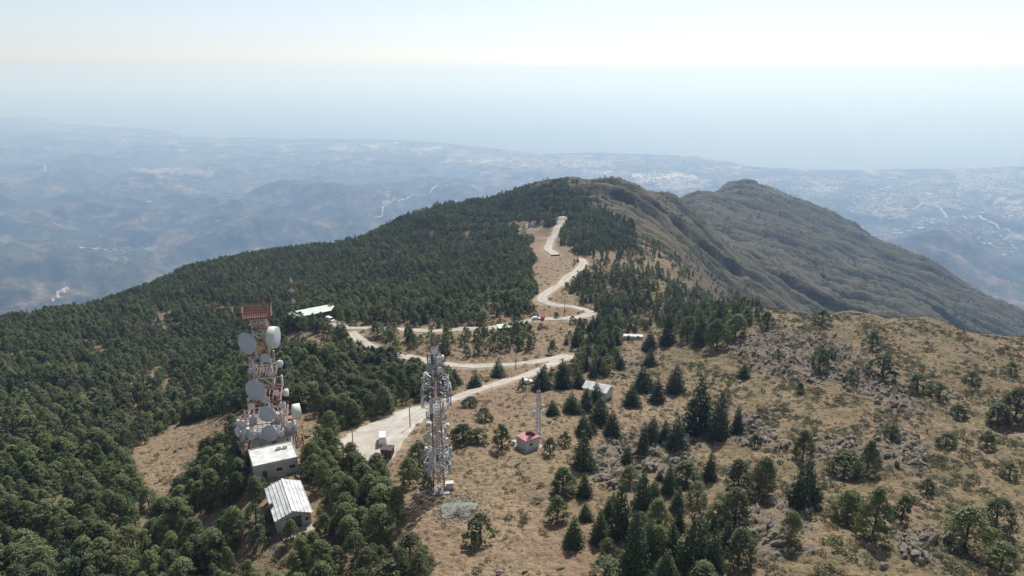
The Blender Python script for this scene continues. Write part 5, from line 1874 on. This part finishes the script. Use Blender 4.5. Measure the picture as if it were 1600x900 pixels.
house('white_house', 'small white-roofed house half hidden by dark firs below the road bend', SPOT['white_house'], R(-32), 7.6, 5.0, 2.8, 1.1, M_ROOFFELT, M_PLASTER)
house('long_shed', 'long shed with a pale green-white flat roof in the wood behind the dish tower', SPOT['long_shed'], R(36), 20.5, 8.0, 3.4, 0, M_ROOFGREEN, M_BROWN, 2, 4, 0.7)
house('roadside_house', 'small pale-roofed house beside the upper road', SPOT['small_house'], R(14), 6.6, 4.6, 2.7, 0, M_ROOFGREEN, M_BROWN, 1, 2)
p = gnd(989, 530)
house('ruined_hut', 'low white-walled hut among the firs right of the road', p, R(-6), 8.0, 2.6, 1.5, 0, M_PLASTER, M_PLASTER, 1, 1, 0.1)
p = gnd(606, 714)
house('concrete_kiosk', 'small block-shaped concrete kiosk, its shade coloured dark brown, at the near edge of the parking yard', p, R(-8), 2.6, 2.4, 2.3, 0, M_BROWN, M_BROWN, 1, 0, 0.12)  # concrete hut standing in shade; the dark brown puts that shade into its colour


# ------------------------------------------------------------------ vehicles
def vehicle(nm, label, cat, p, rz, L_, Wd, Ht, paint, van=False, group=None):
    t = thing(nm, label, cat, p, rz, group)
    hwd = Wd / 2
    if van:
        prof = [(-L_ / 2, .35), (L_ / 2, .35), (L_ / 2, .95), (L_ * .36, 1.15), (L_ * .22, Ht - .08), (-L_ * .47, Ht), (-L_ / 2, Ht - .25)]
    else:
        prof = [(-L_ / 2, .30), (L_ / 2, .30), (L_ / 2, .75), (L_ * .22, .92), (L_ * .06, Ht - .04), (-L_ * .26, Ht), (-L_ * .46, .98), (-L_ / 2, .90)]
    n = len(prof)
    mb = MB()
    vs = []
    for s in (-1, 1):
        for (x, z) in prof:
            k = 0.86 if z > 1.0 else 1.0
            vs.append((x, s * hwd * k, z))
    mb.add(vs, [tuple(range(n - 1, -1, -1)), tuple(range(n, 2 * n))] + [(i, (i + 1) % n, n + (i + 1) % n, n + i) for i in range(n)])
    mb.build('body', paint, t)
    zr = Ht - .08
    xa, xb = (L_ * .22, L_ * .36) if van else (L_ * .06, L_ * .22)
    za, zb = zr, (1.15 if van else .92)
    e = 0.02
    mb = MB()
    w0, w1 = hwd * .78, hwd * (.84 if van else .82)
    mb.add([(xa + e + .03, -w0, za - .05 + e), (xa + e + .03, w0, za - .05 + e), (xb + e - .04, w1, zb + .05 + e), (xb + e - .04, -w1, zb + .05 + e),
            (xa + .01, -w0, za - .09), (xa + .01, w0, za - .09), (xb - .06, w1, zb + .01), (xb - .06, -w1, zb + .01)], [(0, 1, 2, 3), (7, 6, 5, 4), (0, 4, 5, 1), (1, 5, 6, 2), (2, 6, 7, 3), (3, 7, 4, 0)])
    mb.build('windscreen', M_GLASS, t)
    for s in (-1, 1):
        mb = MB()
        mb.box((-L_ * (.05 if van else .1), s * (hwd * .89), Ht - .38), (L_ * (.4 if van else .34), 0.06, .34), 0, 0, Matrix.Rotation(s * 0.16, 3, 'X'))
        mb.build('side_window', M_GLASS, t)
        for x in (-L_ * .31, L_ * .32):
            w = MB()
            w.lathe((x, s * (hwd - .18), .33), (0, s, 0), [(0, .02), (0, .31), (.03, .33), (.19, .33), (.21, .30), (.21, .2)], 14)
            o = w.build('wheel', M_RUBBER, t)
            r_ = MB()
            r_.lathe((x, s * (hwd - .18), .33), (0, s, 0), [(.19, .205), (.215, .12), (.22, .01)], 10)
            r_.build('rim', M_GREYM, o)
        h_ = MB()
        h_.box((L_ / 2 + .01, s * hwd * .68, .68), (.06, .34, .14))
        h_.build('headlight', M_WHITE, t)
    return t


PV = gnd(598, 690)
vehicle('parked_van', 'white van parked on the pale yard behind the brown kiosk', 'van', PV + Vector((0, 0, .25)), R(100), 5.2, 2.0, 2.2, M_CARW, True)
PV = gnd(838, 500.5)
vehicle('parked_car', 'white car parked on the upper road terrace', 'car', PV + Vector((0, 0, .35)), R(8), 4.2, 1.75, 1.5, M_CARW)
PV = gnd(848, 499.5)
vehicle('parked_car', 'dark red car parked beside a white car on the upper road terrace', 'car', PV + Vector((0, 0, .35)), R(80), 4.2, 1.75, 1.5, M_CARR)
PV = gnd(823, 600)
vehicle('parked_car', 'white car parked below the dark fir where the hilltop road ends', 'car', PV + Vector((0, 0, .2)), R(20), 4.2, 1.75, 1.5, M_CARW)
PV = gnd(516, 503)
vehicle('parked_van', 'white van parked at the right end of the long shed', 'van', PV + Vector((0, 0, .3)), R(-40), 5.0, 2.0, 2.1, M_CARW, True)


# ------------------------------------------------------------------ far mast and poles
p = gnd(459, 491)
t = thing('far_mast', 'thin red and white mast rising from the wood behind the dish tower', 'tower', p, R(10))
lattice(t, 20.0, [(0, 0.55), (20, 0.32)], M_BAND3, 1.0, 0.10, 0.05)
for (x, y, z, yaw, d) in ((-0.9, -0.6, 13.5, R(-40), 1.5), (1.1, -0.6, 13.0, R(40), 1.5), (0.6, -0.8, 18.2, R(10), 1.4), (0.5, -0.9, 7.0, R(5), 1.8)):
    dish(t, (x, y, z), yaw, 0, d, 0.7, M_WHITE, M_WHITE)
MB().tube((0, 0, 19.8), (0, 0, 22.5), 0.06, 0.03, 5).build('whip_aerial', M_RED, t)
for (px_, py_, h, lab) in ((641, 668, 7.0, 'wooden utility pole at the right edge of the parking yard'), (806, 578, 8.0, 'utility pole beside the bend road'), (882, 496, 12.0, 'tall thin pole beside the switchback'), (552, 700, 5.5, 'thin pole at the left end of the parking yard')):
    p = gnd(px_, py_)
    t = thing('utility_pole', lab, 'pole', p, RN.uniform(0, 1), 'poles along the roads')
    MB().tube((0, 0, -0.6), (0, 0, h), 0.16, 0.10, 7).build('post', M_WOOD, t)
    mb = MB()
    mb.box((0, 0, h - 0.5), (1.4, 0.12, 0.14))
    mb.build('crossarm', M_WOOD, t)
    mb = MB()
    for x in (-0.6, 0, 0.6):
        mb.tube((x, 0, h - 0.44), (x, 0, h - 0.2), 0.05, 0.03, 6)
    mb.build('insulator', M_WHITE, t)

# ------------------------------------------------------------------ houses of the coastal plain, too far and too many to tell apart
TN = np.random.default_rng(77)
cl = [(1040, 280, 55, 8, 420), (940, 268, 40, 6, 260), (1000, 250, 110, 6, 500), (860, 252, 70, 6, 260), (700, 232, 90, 5, 300), (560, 232, 60, 5, 180), (480, 250, 60, 6, 120), (120, 215, 90, 7, 220),
      (250, 225, 60, 6, 160), (1400, 300, 40, 12, 420), (1480, 300, 40, 14, 420), (1560, 290, 50, 14, 420), (1570, 330, 40, 12, 300), (1350, 320, 25, 10, 200), (1250, 290, 50, 8, 200), (1520, 380, 60, 14, 220), (1430, 350, 50, 10, 160),
      (1300, 275, 120, 4, 350), (1550, 268, 80, 4, 260), (1120, 262, 60, 4, 260), (600, 325, 20, 10, 50), (700, 290, 20, 5, 30), (180, 400, 40, 8, 40), (280, 300, 120, 30, 90)]
hx = []
for (a, b_, sa, sb, n) in cl:
    hx.append(np.stack([TN.normal(a, sa * .7, int(n * 1.2)), TN.normal(b_, sb * .7, int(n * 1.2))], 1))
hx = np.vstack(hx)
u, yy, zz = ray(hx[:, 0], hx[:, 1])
tt = (CAM_Z - 70.0) / -zz
X, Y = u * tt, yy * tt
Z = height(X, Y)
ok = (Z > 2.5) & (np.hypot(X, Y) > 3600) & (np.hypot(X, Y) < 26000)
X, Y, Z = X[ok], Y[ok], Z[ok]
n = len(X)
sx, sy, sz, az = TN.uniform(8, 20, n), TN.uniform(7, 13, n), TN.gamma(3, 2.2, n) + 4, TN.uniform(0, 3.14, n)
big = TN.uniform(0, 1, n) < 0.08
sx = np.where(big, sx * 3, sx)
sy = np.where(big, sy * 2.2, sy)
ca, sa = np.cos(az), np.sin(az)
V = np.zeros((n, 8, 3))
for k, (i, j, l) in enumerate([(i, j, l) for i in (-.5, .5) for j in (-.5, .5) for l in (0, 1)]):
    V[:, k, 0] = X + ca * i * sx - sa * j * sy
    V[:, k, 1] = Y + sa * i * sx + ca * j * sy
    V[:, k, 2] = Z - 5 + l * (sz + 5)
q = np.array([(0, 1, 3, 2), (4, 6, 7, 5), (0, 4, 5, 1), (2, 3, 7, 6), (1, 5, 7, 3)])
Fq = (np.arange(n)[:, None, None] * 8 + q[None]).reshape(-1, 4)
m, nt, b, out = new_mat('far_house_walls')
gi = N(nt, 'ShaderNodeNewGeometry')
nt.links.new(ramp(nt, gi.outputs['Random Per Island'], [(0.0, (0.30, 0.22, 0.18)), (0.4, (0.44, 0.40, 0.35)), (1.0, (0.64, 0.62, 0.58))]), b.inputs['Base Color'])
me = np_mesh('town_houses', V.reshape(-1, 3), Fq, [m])
o = bpy.data.objects.new('town_houses', me)
C.objects.link(o)
o['kind'] = 'stuff'
o['label'] = 'pale houses of the hazy coastal towns far below'
